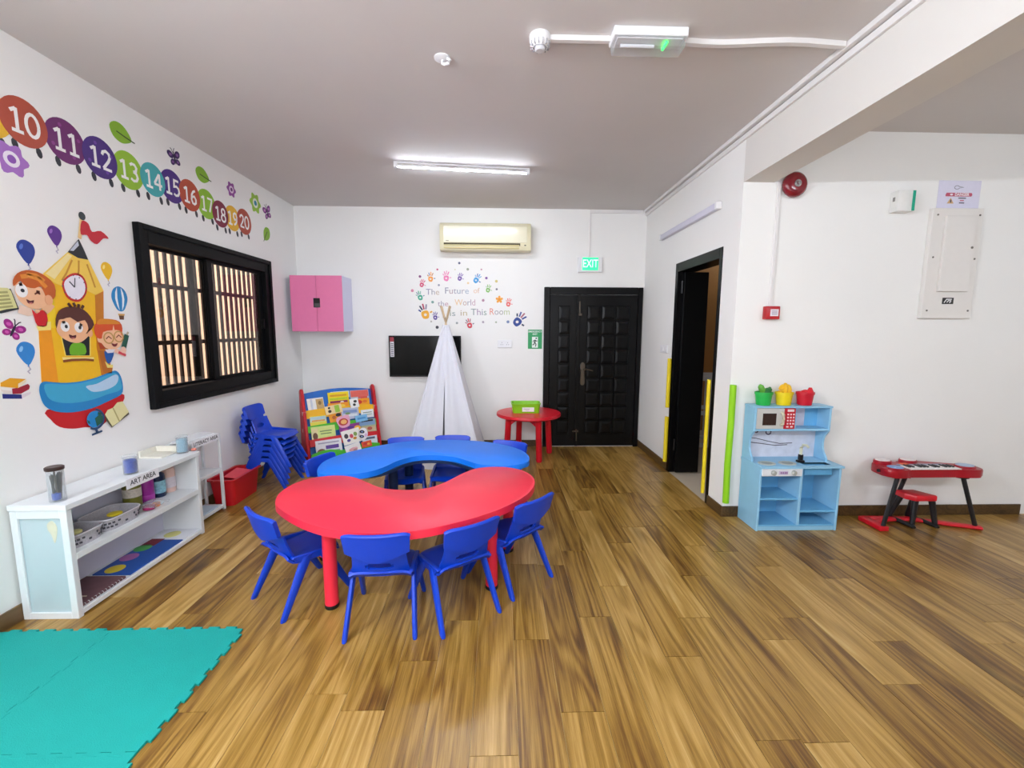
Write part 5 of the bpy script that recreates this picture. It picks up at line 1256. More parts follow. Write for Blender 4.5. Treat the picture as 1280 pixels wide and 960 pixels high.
for pts in ([(lxm-.03, lzm-.014), (lxm-.012, lzm+.012), (lxm+.03, lzm+.012)], [(lxm-.008, lzm-.012), (lxm+.004, lzm+.002), (lxm+.026, lzm+.002)], [(lxm+.012, lzm-.014), (lxm+.026, lzm-.004)]): prism(bm, stroke(pts, .007), WPN, .0014, .0022)
O('logo_mark', bm, mat('logo_white', '#E6E6E6', .4), lg, world=True, smooth=False)
# danger notice
(nx0, nz1), (nx1, nz0) = pa(1174, 225.5), pa(1222, 263.5)
t = E('danger_notice', 'printed DANGER notice sheet taped above the distribution board', 'notice', ((nx0+nx1)/2, A, nz0))
b = bmn(); box(b, nx0, nx1, A-.0022, A-.0006, nz0, nz1); pn = O('paper', b, mat('notice_paper', '#DCDAEC', .5), t, world=True, smooth=False)
WN = lambda u, v, o=0: Vector((u, A-.0022-o, v))
cxn = (nx0+nx1)/2; hn = nz1-nz0; NR = mat('notice_red', '#C0566E', .5); NI = mat('notice_ink', '#4B4658', .5)
bar_ = flat('red_bar', [(cxn-.105, nz0+hn*.47), (cxn+.098, nz0+hn*.47), (cxn+.105, nz0+hn*.53), (cxn+.098, nz0+hn*.59), (cxn-.098, nz0+hn*.59), (cxn-.105, nz0+hn*.53)], WN, 0, NR, pn)
flat_text('lettering', 'DANGER', .028, (cxn+.022, nz0+hn*.53), WN, 1, mat('notice_white', '#F4EAF0', .5), pn, bold=.001)
flat('bar_symbol', ell(cxn-.06, nz0+hn*.53, .012, .007, n=12), WN, 1, mat('notice_white', '#F4EAF0', .5), pn)
tr = flat('warning_triangle', [(cxn-.088, nz0+hn*.23), (cxn-.035, nz0+hn*.23), (cxn-.062, nz0+hn*.42)], WN, 0, mat('notice_amber', '#CFA878', .5), pn)
flat('lightning_mark', [(cxn-.066, nz0+hn*.26), (cxn-.056, nz0+hn*.26), (cxn-.056, nz0+hn*.36), (cxn-.064, nz0+hn*.36)], WN, 1, NI, pn)
for k, (z, wl) in enumerate(((.41, .06), (.33, .03), (.25, .04))):
    flat('small_print_line', [(cxn+.028-wl/2, nz0+hn*z-.003), (cxn+.028+wl/2, nz0+hn*z-.003), (cxn+.028+wl/2, nz0+hn*z+.004), (cxn+.028-wl/2, nz0+hn*z+.004)], WN, 0, NI if k != 1 else NR, pn)
bm = bmn(); hp_ = [(cxn-.022+.02*math.cos(a), nz0+hn*.77+.013*math.sin(a)) for a in [k*PI/7 for k in range(1, 14)]]
prism(bm, stroke(hp_, .003), WN, .0008, .0014); prism(bm, stroke([(cxn-.004, nz0+hn*.80), (cxn+.032, nz0+hn*.775), (cxn-.004, nz0+hn*.75)], .003), WN, .0008, .0014)
O('hand_symbol', bm, NI, pn, world=True, smooth=False)
# ================================================================ WALL STICKERS
def vm(col, rough=.5): return mat('vinyl_'+col[1:], col, rough, var=.05, scale=30)
DIG = {'0': [[(.3+.27*math.cos(a), .5+.48*math.sin(a)) for a in [2*PI*k/18+.01 for k in range(19)]]],
       '1': [[(.34, .99), (.34, .03)], [(.10, .80), (.34, .96)], [(.10, .02), (.58, .02)]],
       '2': [[(.06, .72), (.12, .88), (.30, .97), (.48, .88), (.52, .70), (.42, .48), (.08, .04)], [(.06, .03), (.58, .03)]],
       '3': [[(.06, .86), (.20, .96), (.38, .95), (.50, .80), (.44, .60), (.26, .53)], [(.26, .53), (.46, .46), (.54, .27), (.44, .08), (.24, .02), (.06, .12)]],
       '4': [[(.46, .02), (.46, .99)], [(.44, .97), (.04, .34)], [(.02, .32), (.64, .32)]],
       '5': [[(.52, .96), (.14, .96), (.11, .55), (.32, .61), (.50, .50), (.54, .28), (.42, .07), (.22, .02), (.06, .10)]],
       '6': [[(.48, .94), (.28, .84), (.12, .60), (.08, .30), (.18, .07), (.34, .02), (.50, .14), (.52, .36), (.38, .54), (.20, .50), (.10, .38)]],
       '7': [[(.04, .95), (.58, .95)], [(.54, .95), (.22, .02)]],
       '8': [[(.3+.20*math.cos(a), .74+.22*math.sin(a)) for a in [2*PI*k/14+.01 for k in range(15)]], [(.3+.25*math.cos(a), .27+.25*math.sin(a)) for a in [2*PI*k/14+.01 for k in range(15)]]],
       '9': [[(.12, .06), (.32, .16), (.48, .40), (.52, .70), (.42, .93), (.26, .98), (.10, .86), (.08, .64), (.22, .46), (.40, .50), (.50, .62)]]}
def digits(s, c, h, wst, W, lay, m, parent):
    b = bmn(); adv = .70*h; x0_ = c[0]-adv*len(s)/2+.05*h
    for i, ch in enumerate(s):
        for j, pl_ in enumerate(DIG[ch]):
            prism(b, stroke([(x0_+i*adv+x*h, c[1]+(y-.5)*h) for x, y in pl_], wst), W, .0006+lay*.0008+j*.0001, .0014+lay*.0008+j*.0001)
    return O('number', b, m, parent, world=True, smooth=False)
WHT = vm('#F4F2EF'); DKF = vm('#2A2A33')
cat = E('caterpillar_decal', 'number caterpillar wall sticker with round segments 10 to 20', 'wall sticker', WL(3.5, 2.45))
segs = [('9', 2.335, 2.565, '#E5B324'), ('10', 2.515, 2.587, '#B04A33'), ('11', 2.737, 2.583, '#6B1F66'), ('12', 2.956, 2.574, '#442079'), ('13', 3.166, 2.572, '#93BE2B'), ('14', 3.375, 2.580, '#3FA9AE'), ('15', 3.562, 2.592, '#46217D'), ('16', 3.753, 2.583, '#B5482A'), ('17', 3.955, 2.571, '#8FBF2A'), ('18', 4.135, 2.535, '#7C1738'), ('19', 4.315, 2.542, '#E3AF22'), ('20', 4.505, 2.556, '#AC472E')]
for i, (s, u, v, col) in enumerate(segs):
    lay = 1 if i % 2 else 0
    r_ = .121 if s not in ('14', '18', '19') else .114
    sg = flat('segment', ell(u, v, r_, r_, n=30), WL, lay, vm(col), cat, th=.0007)
    for du in (-.058, .062):
        flat('foot', ell(u+du, v-.128, .016, .028, rot=.2, n=10), WL, 0, DKF, sg, th=.0004)
    digits(s, (u, v), .118, .017, WL, 2, WHT, sg)
    if s in ('11', '12'):
        for a in (.4, 1.9, 3.6, 5.2): flat('spot', ell(u+.085*math.cos(a), v+.085*math.sin(a), .011, n=8), WL, 2, vm('#8B3A86' if s == '11' else '#6B3FA0'), sg)
def leafd(px, py, r_, rot, label):
    u, v = pl(px, py); t = E('leaf_decal', label, 'wall sticker', WL(u, v))
    pts = [(-.95, .1), (-.6, .62), (0, .78), (.6, .55), (1.05, 0), (.5, -.5), (0, -.66), (-.6, -.5)]
    rp_ = lambda x, y: (u+r_*(x*math.cos(rot)-y*math.sin(rot)), v+r_*(x*math.sin(rot)+y*math.cos(rot)))
    lf_ = flat('blade', [rp_(*p) for p in pts], WL, 0, vm('#88B92C'), t, k=3)
    flat('vein', stroke([rp_(-.35, 0), rp_(.5, -.02), rp_(1.35, .0)], .008), WL, 1, vm('#3C5220'), lf_)
leafd(150, 167, .085, -.15, 'large light green leaf sticker above number 12')
leafd(252.5, 219.5, .085, -.1, 'light green leaf sticker above numbers 16 and 17')
leafd(333, 292, .085, -2.2, 'light green leaf sticker below the small butterfly and number 20')
def butterfly(px, py, r_, rot, c1, c2, label):
    u, v = pl(px, py); t = E('butterfly_decal', label, 'wall sticker', WL(u, v))
    rp_ = lambda x, y: (u+r_*(x*math.cos(rot)-y*math.sin(rot)), v+r_*(x*math.sin(rot)+y*math.cos(rot)))
    for x, y, ra, rb in ((-.6, .42, .55, .4), (.6, .42, .55, .4), (-.45, -.42, .42, .34), (.45, -.42, .42, .34)):
        c = rp_(x, y); w_ = flat('wing', ell(c[0], c[1], ra*r_, rb*r_, rot+(.6 if x*y > 0 else -.6), 14), WL, 0, vm(c1), t)
        flat('wing_spot', ell(c[0], c[1], ra*r_*.45, rb*r_*.45, rot, 10), WL, 1, vm(c2), w_)
    flat('body', ell(u, v, r_*.13, r_*.7, rot, 12), WL, 1, vm('#2B1B3C'), t)
    for s in (-1, 1): flat('antenna', stroke([rp_(.05*s, .6), rp_(.2*s, 1.0), rp_(.35*s, 1.15)], .005), WL, 0, vm('#2B1B3C'), t)
butterfly(218, 198, .062, .25, '#3A1D5E', '#8A5A9C', 'dark purple butterfly sticker above number 15')
butterfly(334, 266, .075, .4, '#7A2E85', '#C98CC4', 'small violet butterfly sticker beside the green flower')
butterfly(16, 413, .050, -.5, '#A01F86', '#D65CB8', 'magenta butterfly sticker beside the pencil mural')
def flowerd(px, py, r_, c1, c2, c3, label):
    u, v = pl(px, py); t = E('flower_decal', label, 'wall sticker', WL(u, v))
    pts = [(u+r_*(1+.16*math.cos(6*a))*math.cos(a), v+r_*(1+.16*math.cos(6*a))*math.sin(a)) for a in [2*PI*k/36 for k in range(36)]]
    f_ = flat('petals', pts, WL, 0, vm(c1), t)
    flat('ring', ell(u, v, r_*.52, n=18), WL, 1, vm(c2), f_); flat('centre', ell(u, v, r_*.28, n=14), WL, 2, vm(c3), f_)
flowerd(14, 199, .075, '#A46CC0', '#EDE6F2', '#8A4FB0', 'lilac flower sticker under number 10')
flowerd(289, 237, .062, '#93489A', '#E8D6EA', '#6C2F74', 'small purple flower sticker above number 18')
flowerd(319, 254, .09, '#9AC43C', '#E7EFDC', '#2F8FA8', 'green flower sticker with blue centre past number 20')

# ---- pencil mural
mu_ = E('pencil_mural', 'pencil shaped schoolhouse mural with three cartoon children', 'wall mural', WL(*pl(100, 530)))
Z2 = lambda l: [pl(x/3.2, 260+y/3.2) for x, y in l]                       # points read from the enlarged photo
Z5 = lambda l: [pl(60+x/8.727, 360+y/8.727) for x, y in l]
Z3 = lambda l: [pl(x/9.6, 325+y/9.6) for x, y in l]
Z7 = lambda l: [pl(x/7.53, 440+y/7.53) for x, y in l]
def fm(name, pts, lay, col, parent=mu_, k=0): return flat(name, pts, WL, lay, vm(col), parent, k=k)
fm('pencil_base', Z7([(440, 545), (480, 640), (560, 705), (680, 722), (800, 708), (960, 690), (1150, 480), (1135, 390), (800, 480)]), 0, '#C8141C', k=3)
bd_ = fm('pencil_body', Z2([(172, 262), (395, 335), (412, 330), (412, 430), (440, 650), (470, 700), (165, 700), (152, 470), (178, 330)]), 1, '#F4BE12')
fm('body_facet', Z2([(152, 470), (200, 470), (232, 700), (165, 700)]), 2, '#F39C12', bd_)
fm('body_facet', Z2([(378, 345), (412, 330), (413, 440), (450, 690), (408, 690), (385, 560)]), 2, '#C97A14', bd_)
fm('body_facet', Z2([(180, 300), (210, 320), (226, 480), (200, 480), (178, 400)]), 2, '#F6D21E', bd_)
cone = fm('pencil_cone', Z2([(270, 175), (350, 205), (412, 332), (380, 348), (345, 330), (260, 318), (215, 300), (170, 262)]), 3, '#F2CB52')
for l in ([(285, 208), (262, 262), (245, 290)], [(312, 210), (312, 250), (308, 280)], [(345, 225), (365, 280), (378, 318)]): fm('wood_line', stroke(Z2(l), .010), 4, '#C98E2B', cone)
fm('cone_highlight', Z2([(268, 182), (285, 192), (215, 285), (180, 262)]), 4, '#F7E3A0', cone)
tp = fm('pencil_tip', Z2([(312, 124), (332, 165), (350, 207), (310, 200), (268, 176)]), 4, '#1E2127')
fm('tip_highlight', Z2([(308, 132), (312, 150), (290, 172), (276, 170)]), 5, '#C3CAD8', tp)
fl_ = fm('flag_pole', stroke(Z2([(316, 122), (324, 45)]), .022), 3, '#EBC88A')
fm('flag', Z2([(324, 52), (350, 62), (365, 95), (400, 92), (432, 122), (410, 122), (385, 145), (360, 130), (345, 108), (320, 104)]), 4, '#C5182C', fl_, k=3)
fm('pole_ball', ell(*Z2([(325, 32)])[0], .022, .024, n=16), 4, '#2A3338', fl_)
bb = fm('blue_band', Z7([(365, 330), (400, 280), (500, 285), (620, 290), (760, 275), (900, 240), (1040, 185), (1090, 178), (1130, 225), (1152, 320), (1135, 400), (1000, 470), (860, 530), (680, 568), (520, 560), (420, 510), (375, 420)]), 3, '#1F86C6', k=3)
fm('band_face', Z7([(410, 310), (500, 300), (620, 305), (760, 290), (900, 255), (1040, 205), (1085, 200), (1120, 250), (1135, 350), (1000, 400), (860, 450), (680, 480), (520, 470), (440, 420)]), 4, '#3FA9D2', bb, k=3)
fm('band_shine', Z7([(805, 320), (900, 300), (1000, 250), (1080, 212), (1108, 240), (1080, 310), (980, 360), (880, 375), (830, 355)]), 5, '#B9D6EE', bb, k=3)
# clock
ck = fm('clock', Z5([(145, -45), (200, -130), (290, -165), (370, -130), (415, -40), (410, 60), (350, 140), (270, 145), (190, 90)]), 4, '#C81E24', k=3)
fm('clock_face', Z5([(165, -40), (210, -110), (290, -140), (360, -110), (395, -30), (390, 50), (340, 118), (275, 122), (205, 75)]), 5, '#EEEAF4', ck, k=3)
cc = Z5([(280, -8)])[0]
fm('clock_hand', stroke([cc, (cc[0]-.028, cc[1]+.03)], .007), 6, '#3A3744', ck); fm('clock_hand', stroke([cc, (cc[0]+.008, cc[1]+.055)], .005), 6, '#3A3744', ck)
for k in range(12): fm('hour_mark', ell(cc[0]+.072*math.cos(k*PI/6), cc[1]+.068*math.sin(k*PI/6), .004, n=6), 6, '#55526A', ck)
# middle window with a boy
wd_ = fm('mural_window', Z5([(120, 400), (460, 400), (460, 740), (180, 740), (140, 560)]), 3, '#F7DD6A')
fm('window_dark', Z5([(130, 420), (445, 420), (445, 735), (190, 735), (150, 560)]), 4, '#121420', wd_)
fm('window_sill', Z5([(145, 755), (490, 755), (495, 785), (330, 775), (160, 800)]), 5, '#F6E08A', wd_)
fm('sill_shade', stroke(Z5([(155, 800), (250, 785), (400, 780), (490, 788)]), .014), 6, '#8E4A1C', wd_)
by = fm('painted_boy', Z5([(80, 440), (100, 330), (200, 290), (380, 320), (450, 420), (440, 510), (350, 590), (270, 597), (180, 565), (110, 510)]), 6, '#F2B98C', k=3)
fm('shirt', Z5([(225, 660), (250, 610), (310, 595), (380, 610), (405, 660), (395, 725), (245, 730), (228, 700)]), 5, '#6CB31F', by, k=2)
fm('hair', Z5([(80, 440), (70, 340), (105, 250), (180, 208), (280, 205), (380, 240), (450, 310), (490, 400), (440, 470), (400, 500), (430, 440), (390, 350), (310, 370), (230, 320), (150, 340), (105, 350)]), 7, '#55261F', by, k=2)
for p in ([(240, 210), (205, 165)], [(285, 205), (265, 160)], [(320, 215), (322, 175)], [(355, 225), (375, 190)]): fm('hair_tuft', stroke(Z5(p), .016), 7, '#4A2019', by)
for x, y in ((172, 420), (322, 432)):
    e_ = Z5([(x, y)])[0]; fm('eye', ell(e_[0], e_[1], .026, .030, n=16), 8, '#F6F4F2', by); fm('pupil', ell(e_[0]+.006, e_[1], .009, .011, n=10), 9, '#2A3036', by)
for l in ([(140, 378), (172, 372)], [(330, 395), (358, 410)]): fm('eyebrow', stroke(Z5(l), .014), 8, '#3A1A18', by)
mo = fm('mouth', Z5([(215, 505), (255, 520), (292, 512), (288, 545), (255, 558), (225, 540)]), 8, '#5A1420', by, k=2); fm('tongue', Z5([(232, 543), (260, 540), (285, 545), (260, 557)]), 9, '#E07A70', by)
fm('ear', ell(*Z5([(445, 490)])[0], .018, .026, n=12), 7, '#EDAE82', by)
# girl on the left leaning out
gl = fm('painted_girl', Z3([(165, 330), (200, 270), (330, 300), (470, 330), (560, 430), (540, 540), (440, 590), (330, 570), (230, 500), (180, 420)]), 6, '#F3BE94', k=3)
fm('hair', Z3([(145, 310), (140, 240), (190, 160), (300, 120), (430, 140), (540, 200), (640, 300), (650, 430), (600, 480), (540, 450), (480, 320), (400, 340), (300, 320), (230, 250), (165, 300)]), 7, '#C25A1A', gl, k=2)
fm('hair_streak', stroke(Z3([(230, 200), (330, 190), (450, 230), (540, 330)]), .022), 8, '#E18A2C', gl); fm('hair_streak', stroke(Z3([(300, 160), (420, 180), (520, 250)]), .014), 8, '#E18A2C', gl)
fm('top', Z3([(370, 590), (420, 640), (460, 620), (490, 600), (550, 640), (550, 790), (440, 790), (400, 690)]), 5, '#CC1420', gl, k=2)
fm('arm', stroke(Z3([(390, 610), (320, 620), (215, 585)]), .045), 4, '#F1D2BC', gl); fm('arm', stroke(Z3([(510, 610), (560, 570), (600, 520)]), .05), 5, '#F0B98E', gl)
fm('neckline', Z3([(400, 600), (430, 645), (465, 620), (470, 590)]), 6, '#F3BE94', gl)
e_ = Z3([(242, 365)])[0]; fm('eye', ell(e_[0], e_[1], .030, .036, n=16), 8, '#F6F4F2', gl); fm('pupil', ell(e_[0]+.004, e_[1], .010, .010, n=10), 9, '#2A3036', gl)
fm('wink', stroke(Z3([(400, 410), (430, 392), (465, 410)]), .008), 8, '#6B2F1C', gl)
fm('eyebrow', stroke(Z3([(210, 295), (248, 290)]), .016), 8, '#5A2418', gl); fm('eyebrow', stroke(Z3([(420, 378), (460, 385)]), .014), 8, '#5A2418', gl)
fm('mouth', Z3([(300, 470), (345, 490), (390, 482), (380, 520), (345, 530), (315, 510)]), 8, '#5A1420', gl, k=2); fm('tongue', Z3([(325, 515), (360, 510), (378, 520), (345, 530)]), 9, '#E58A7A', gl)
fm('ear', ell(*Z3([(570, 480)])[0], .022, .028, n=12), 8, '#EDAE82', gl)
fm('side_ledge', Z3([(425, 790), (540, 790), (545, 740), (600, 740), (600, 840), (450, 850)]), 5, '#F6E07A', gl)
# girl with glasses on the right
g3 = fm('painted_girl', Z5([(530, 570), (545, 450), (600, 400), (720, 400), (795, 460), (800, 580), (760, 650), (680, 670), (600, 640)]), 6, '#F4C29A', k=3)
fm('hair', Z5([(495, 470), (500, 400), (560, 355), (680, 340), (770, 370), (800, 440), (790, 520), (770, 465), (690, 460), (590, 480), (575, 550), (530, 545), (505, 510)]), 7, '#D9501C', g3, k=2)
fm('hair_top', Z5([(540, 345), (600, 335), (700, 345), (780, 390), (700, 395), (580, 395), (520, 395)]), 8, '#E08B22', g3, k=2)
fm('hair_streak', Z5([(690, 460), (700, 405), (712, 460)]), 9, '#F3C79E', g3)
for x, y in ((650, 545), (760, 530)):
    c_ = Z5([(x, y)])[0]; ring = ell(c_[0], c_[1], .034, .034, n=18)
    fm('spectacle_rim', stroke(ring+ring[:1], .008), 8, '#C79A58', g3); fm('closed_eye', stroke([(c_[0]-.02, c_[1]-.006), (c_[0], c_[1]+.01), (c_[0]+.02, c_[1]-.006)], .006), 8, '#7A3A20', g3)
fm('mouth', Z5([(680, 600), (715, 612), (745, 600), (735, 632), (710, 640), (690, 625)]), 8, '#7A1A22', g3, k=2)
fm('dress', Z5([(605, 690), (640, 700), (710, 690), (690, 780), (660, 825), (630, 800)]), 5, '#1A5AA6', g3, k=2); fm('collar', Z5([(610, 670), (720, 670), (700, 705), (640, 710)]), 6, '#E9E4EC', g3)
fm('arm', stroke(Z5([(720, 675), (780, 705), (835, 725)]), .03), 5, '#F3C6AE', g3); fm('red_pencil', stroke(Z5([(760, 700), (840, 735)]), .016), 6, '#D23C4E', g3)
fm('green_pencil', stroke(Z5([(815, 660), (850, 510)]), .036), 6, '#1E5A48', g3); fm('pencil_point', stroke(Z5([(852, 508), (866, 480)]), .014), 6, '#C9B79A', g3)
fm('hand', ell(*Z5([(812, 675)])[0], .022, n=12), 7, '#F3C6AE', g3)
fm('side_ledge', Z5([(610, 690), (640, 870), (700, 870), (690, 930), (600, 930), (545, 680)]), 3, '#B8691A', g3); fm('ledge_light', Z5([(615, 800), (660, 840), (700, 835), (700, 870), (640, 870)]), 4, '#F6E07A', g3)
fm('hair_tail', Z5([(535, 590), (570, 600), (620, 660), (560, 670)]), 7, '#B4451C', g3)

def balloon(px, py, r_, c, hi, label):
    u, v = pl(px, py); t = E('balloon_decal', label, 'wall sticker', WL(u, v))
    pts = [(u-.85*r_, v+.25*r_), (u-.5*r_, v+.95*r_), (u+.1*r_, v+1.12*r_), (u+.75*r_, v+.75*r_), (u+.88*r_, v), (u+.5*r_, v-.85*r_), (u+.1*r_, v-1.25*r_), (u-.4*r_, v-.75*r_)]
    b_ = flat('balloon', pts, WL, 0, vm(c), t, k=3)
    flat('knot', [(u, v-1.4*r_), (u+.2*r_, v-1.4*r_), (u+.1*r_, v-1.15*r_)], WL, 0, vm(c), b_)
    flat('shine', ell(u-.4*r_, v+.4*r_, .16*r_, .32*r_, -.4, 10), WL, 1, vm(hi), b_)
    flat('string', stroke([(u+.1*r_, v-1.4*r_), (u+.25*r_, v-1.7*r_), (u-.02*r_, v-1.9*r_), (u+.15*r_, v-2.15*r_)], .006), WL, 0, vm('#B9B6C4'), t)
balloon(68, 294, .046, '#5B2A8C', '#9A6BC0', 'purple balloon sticker beside the pencil flag')
balloon(32, 314, .052, '#1E3A96', '#5C7BD0', 'dark blue balloon sticker above the winking painted girl')
balloon(32, 441, .052, '#2E86D2', '#8FC6F0', 'light blue balloon sticker below the magenta butterfly')
balloon(133, 338, .046, '#F0BE1A', '#F9E48A', 'yellow balloon sticker beside the pencil cone')
# hot air balloon
u, v = pl(149.5, 374); t = E('hot_air_balloon_decal', 'blue and white hot air balloon sticker beside the window', 'wall sticker', WL(u, v))
pts = [(u-0.0612, v+0.0108), (u-0.0432, v+0.0612), (u, v+0.0828), (u+0.0432, v+0.0612), (u+0.0612, v+0.0108), (u+0.0432, v-0.0432), (u+0.0180, v-0.0756), (u-0.0180, v-0.0756), (u-0.0432, v-0.0432)]
en = flat('envelope', pts, WL, 0, vm('#1F86C4'), t, k=4)
for s in (-1, 1): flat('white_stripe', [(u+s*0.0144, v+0.0756), (u+s*0.0302, v+0.0432), (u+s*0.0346, v), (u+s*0.0245, v-0.0432), (u+s*0.0101, v-0.0720), (u+s*0.0144, v-0.0360), (u+s*0.0187, v+0.0072), (u+s*0.0158, v+0.0432)], WL, 1, vm('#EEF3F8'), en)
flat('basket', [(u-0.0202, v-0.1008), (u+0.0202, v-0.1008), (u+0.0158, v-0.1332), (u-0.0158, v-0.1332)], WL, 0, vm('#6A3F1E'), t); flat('basket_rim', [(u-0.0259, v-0.0950), (u+0.0259, v-0.0950), (u+0.0216, v-0.1066), (u-0.0216, v-0.1066)], WL, 1, vm('#D9A85C'), t)
# books sticker, open books, globe
t = E('books_decal', 'sticker of stacked yellow red and blue books', 'wall sticker', WL(*pl(18, 487)))
fb_ = lambda n, l, lay, c: flat(n, Z7(l), WL, lay, vm(c), t)
fb_('blue_book', [(20, 395), (200, 400), (205, 440), (25, 440)], 0, '#1E2A78'); fb_('book_pages', [(200, 400), (290, 375), (285, 395), (205, 438)], 0, '#E6DCE0')
fb_('red_book', [(110, 345), (170, 335), (260, 300), (278, 320), (270, 350), (195, 392), (115, 395)], 1, '#A01A34'); fb_('book_pages', [(5, 355), (108, 365), (112, 392), (30, 390)], 1, '#EADFD8')
fb_('yellow_book', [(0, 290), (90, 245), (240, 255), (165, 300), (165, 340), (0, 325)], 2, '#E9A61C'); fb_('book_pages', [(165, 298), (243, 262), (240, 280), (170, 338)], 2, '#F4E6C8')
t = E('open_book_decal', 'sticker of an open cream book beside the globe', 'wall sticker', WL(*pl(145, 520)))
flat('cover', Z7([(975, 590), (985, 640), (1040, 712), (1205, 585), (1195, 560)]), WL, 9, vm('#5A5340'), t)
pg_ = flat('pages', Z7([(975, 590), (1000, 545), (1050, 525), (1090, 475), (1140, 465), (1200, 565), (1150, 610), (1110, 655), (1045, 700)]), WL, 10, vm('#E9E2A8'), t)
flat('page_fold', stroke(Z7([(1050, 528), (1110, 652)]), .008), WL, 11, vm('#B9AE70'), pg_)
t = E('open_book_decal', 'sticker of an open lined book held by the winking painted girl', 'wall sticker', WL(*pl(8, 375)))
flat('cover', Z3([(-40, 640), (0, 640), (210, 590), (110, 345), (95, 345), (-40, 600)]), WL, 8, vm('#2A2C30'), t)
pg_ = flat('pages', Z3([(-60, 330), (70, 335), (110, 370), (190, 575), (60, 590), (-60, 620)]), WL, 9, vm('#DDDA98'), t)
for k in range(5): flat('printed_line', stroke(Z3([(-30, 390+k*45), (70+k*16, 385+k*42)]), .010), WL, 10, vm('#A9A66A'), pg_)
t = E('globe_decal', 'small globe sticker at the foot of the pencil mural', 'wall sticker', WL(*pl(117, 530)))
c_ = pl(880/7.53, 440+632/7.53); gb_ = flat('globe', ell(c_[0], c_[1], .052, n=22), WL, 9, vm('#1F8ACB'), t)
for l in ([(880, 625), (920, 590), (955, 600), (950, 660), (900, 700)], [(805, 640), (830, 650), (835, 680), (815, 670)], [(910, 565), (945, 575), (940, 595), (905, 590)]): flat('land', Z7(l), WL, 10, vm('#1E5C46'), gb_)
arc = ell(c_[0], c_[1], .060, n=16, a0=-2.2, a1=1.4)
flat('globe_arm', stroke(arc, .012), WL, 10, vm('#2C4C72'), t); flat('globe_foot', stroke([(c_[0]+.0, c_[1]-.058), (c_[0]+.006, c_[1]-.085)], .016), WL, 9, vm('#2C4C72'), t); flat('globe_foot', stroke([(c_[0]-.03, c_[1]-.092), (c_[0]+.04, c_[1]-.083)], .012), WL, 9, vm('#2C4C72'), t)

# ---- handprints, dots and lettering on the back wall
ZH = lambda x, y: pb(500+x/7.53, 310+y/7.527)
def hand(x, y, r_, rot, cols, label, cut=True):
    u, v = ZH(x, y); t = E('handprint_decal', label, 'wall sticker', WB(u, v), group='painted handprints on the back wall')
    r_ *= 1.35 if r_ < .05 else 1.5
    rp_ = lambda a, b: (u+r_*(a*math.cos(rot)-b*math.sin(rot)), v+r_*(a*math.sin(rot)+b*math.cos(rot)))
    pm_ = flat('palm', [rp_(*p) for p in [(-.55, -.1), (-.45, .45), (0, .55), (.45, .45), (.58, 0), (.35, -.6), (-.05, -.65), (-.4, -.5)]], WB, 0, vm(cols[0]), t, k=2)
    flat('palm_gap', ell(*rp_(.0, -.05), .22*r_, .2*r_, n=10), WB, 1, vm('#E9E4E2'), pm_)
    for i, (a, l) in enumerate(((2.25, 1.15), (1.85, 1.45), (1.5, 1.55), (1.15, 1.45), (.1, 1.1))):
        p0, p1 = rp_(math.cos(a)*.72, math.sin(a)*.72), rp_(math.cos(a)*l, math.sin(a)*l)
        flat('finger', stroke([p0, ((p0[0]+p1[0])/2, (p0[1]+p1[1])/2), p1], .22*r_), WB, 0, vm(cols[(i+1) % len(cols)]), t)
hand(288, 290, .040, 0, ['#EE9B3E', '#C98A4E', '#7A86A8'], 'orange handprint sticker in the top arc above the lettering')
hand(435, 283, .043, 0, ['#E77BB0', '#E9A9C8'], 'pink handprint sticker in the top arc above the lettering')
hand(562, 285, .034, -.3, ['#6C4A9C', '#9A86B8'], 'small violet handprint sticker in the top arc')
hand(716, 302, .042, -.55, ['#3C9BD6', '#8AB7D6', '#5C6FA8'], 'sky blue handprint sticker above the word of')
hand(205, 345, .034, -.3, ['#D64A72', '#E58AA4'], 'small crimson handprint sticker left of the top lettering line', )
hand(190, 465, .040, .35, ['#3FA98A', '#7FB8A6', '#6B8AA0'], 'teal green handprint sticker left of the lettering')
hand(238, 625, .058, .3, ['#E9A81C', '#3A4A8C', '#23324A', '#B03A5A', '#8C86A0'], 'large amber handprint sticker with blue and red fingers')
hand(332, 653, .034, 0, ['#4B2F8C', '#8A86B0'], 'small indigo handprint sticker beside the tent poles')
hand(655, 727, .042, .3, ['#D63C4C', '#B06A78', '#7A6A7C'], 'red handprint sticker under the lettering')
hand(828, 395, .034, -.2, ['#7DB85A', '#A9C79A'], 'small green handprint sticker after the word of')
hand(1020, 527, .036, -.15, ['#E0625C', '#E99A94'], 'coral handprint sticker beside the orange flower')
hand(1105, 693, .060, -.65, ['#1E3F8E', '#2C3A5A', '#4A5A9A', '#B06A78'], 'large dark blue handprint sticker nearest the green exit sign')
u, v = ZH(935, 485); t = E('flower_decal', 'orange paw flower sticker after the word World', 'wall sticker', WB(u, v))
for k in range(5): flat('petal', ell(u+.028*math.cos(2*PI*k/5+.3), v+.028*math.sin(2*PI*k/5+.3), .020, .015, 2*PI*k/5+.3, 12), WB, 0, vm('#F0A22C'), t)
flat('flower_centre', ell(u, v, .016, n=12), WB, 1, vm('#E08A1C'), t)
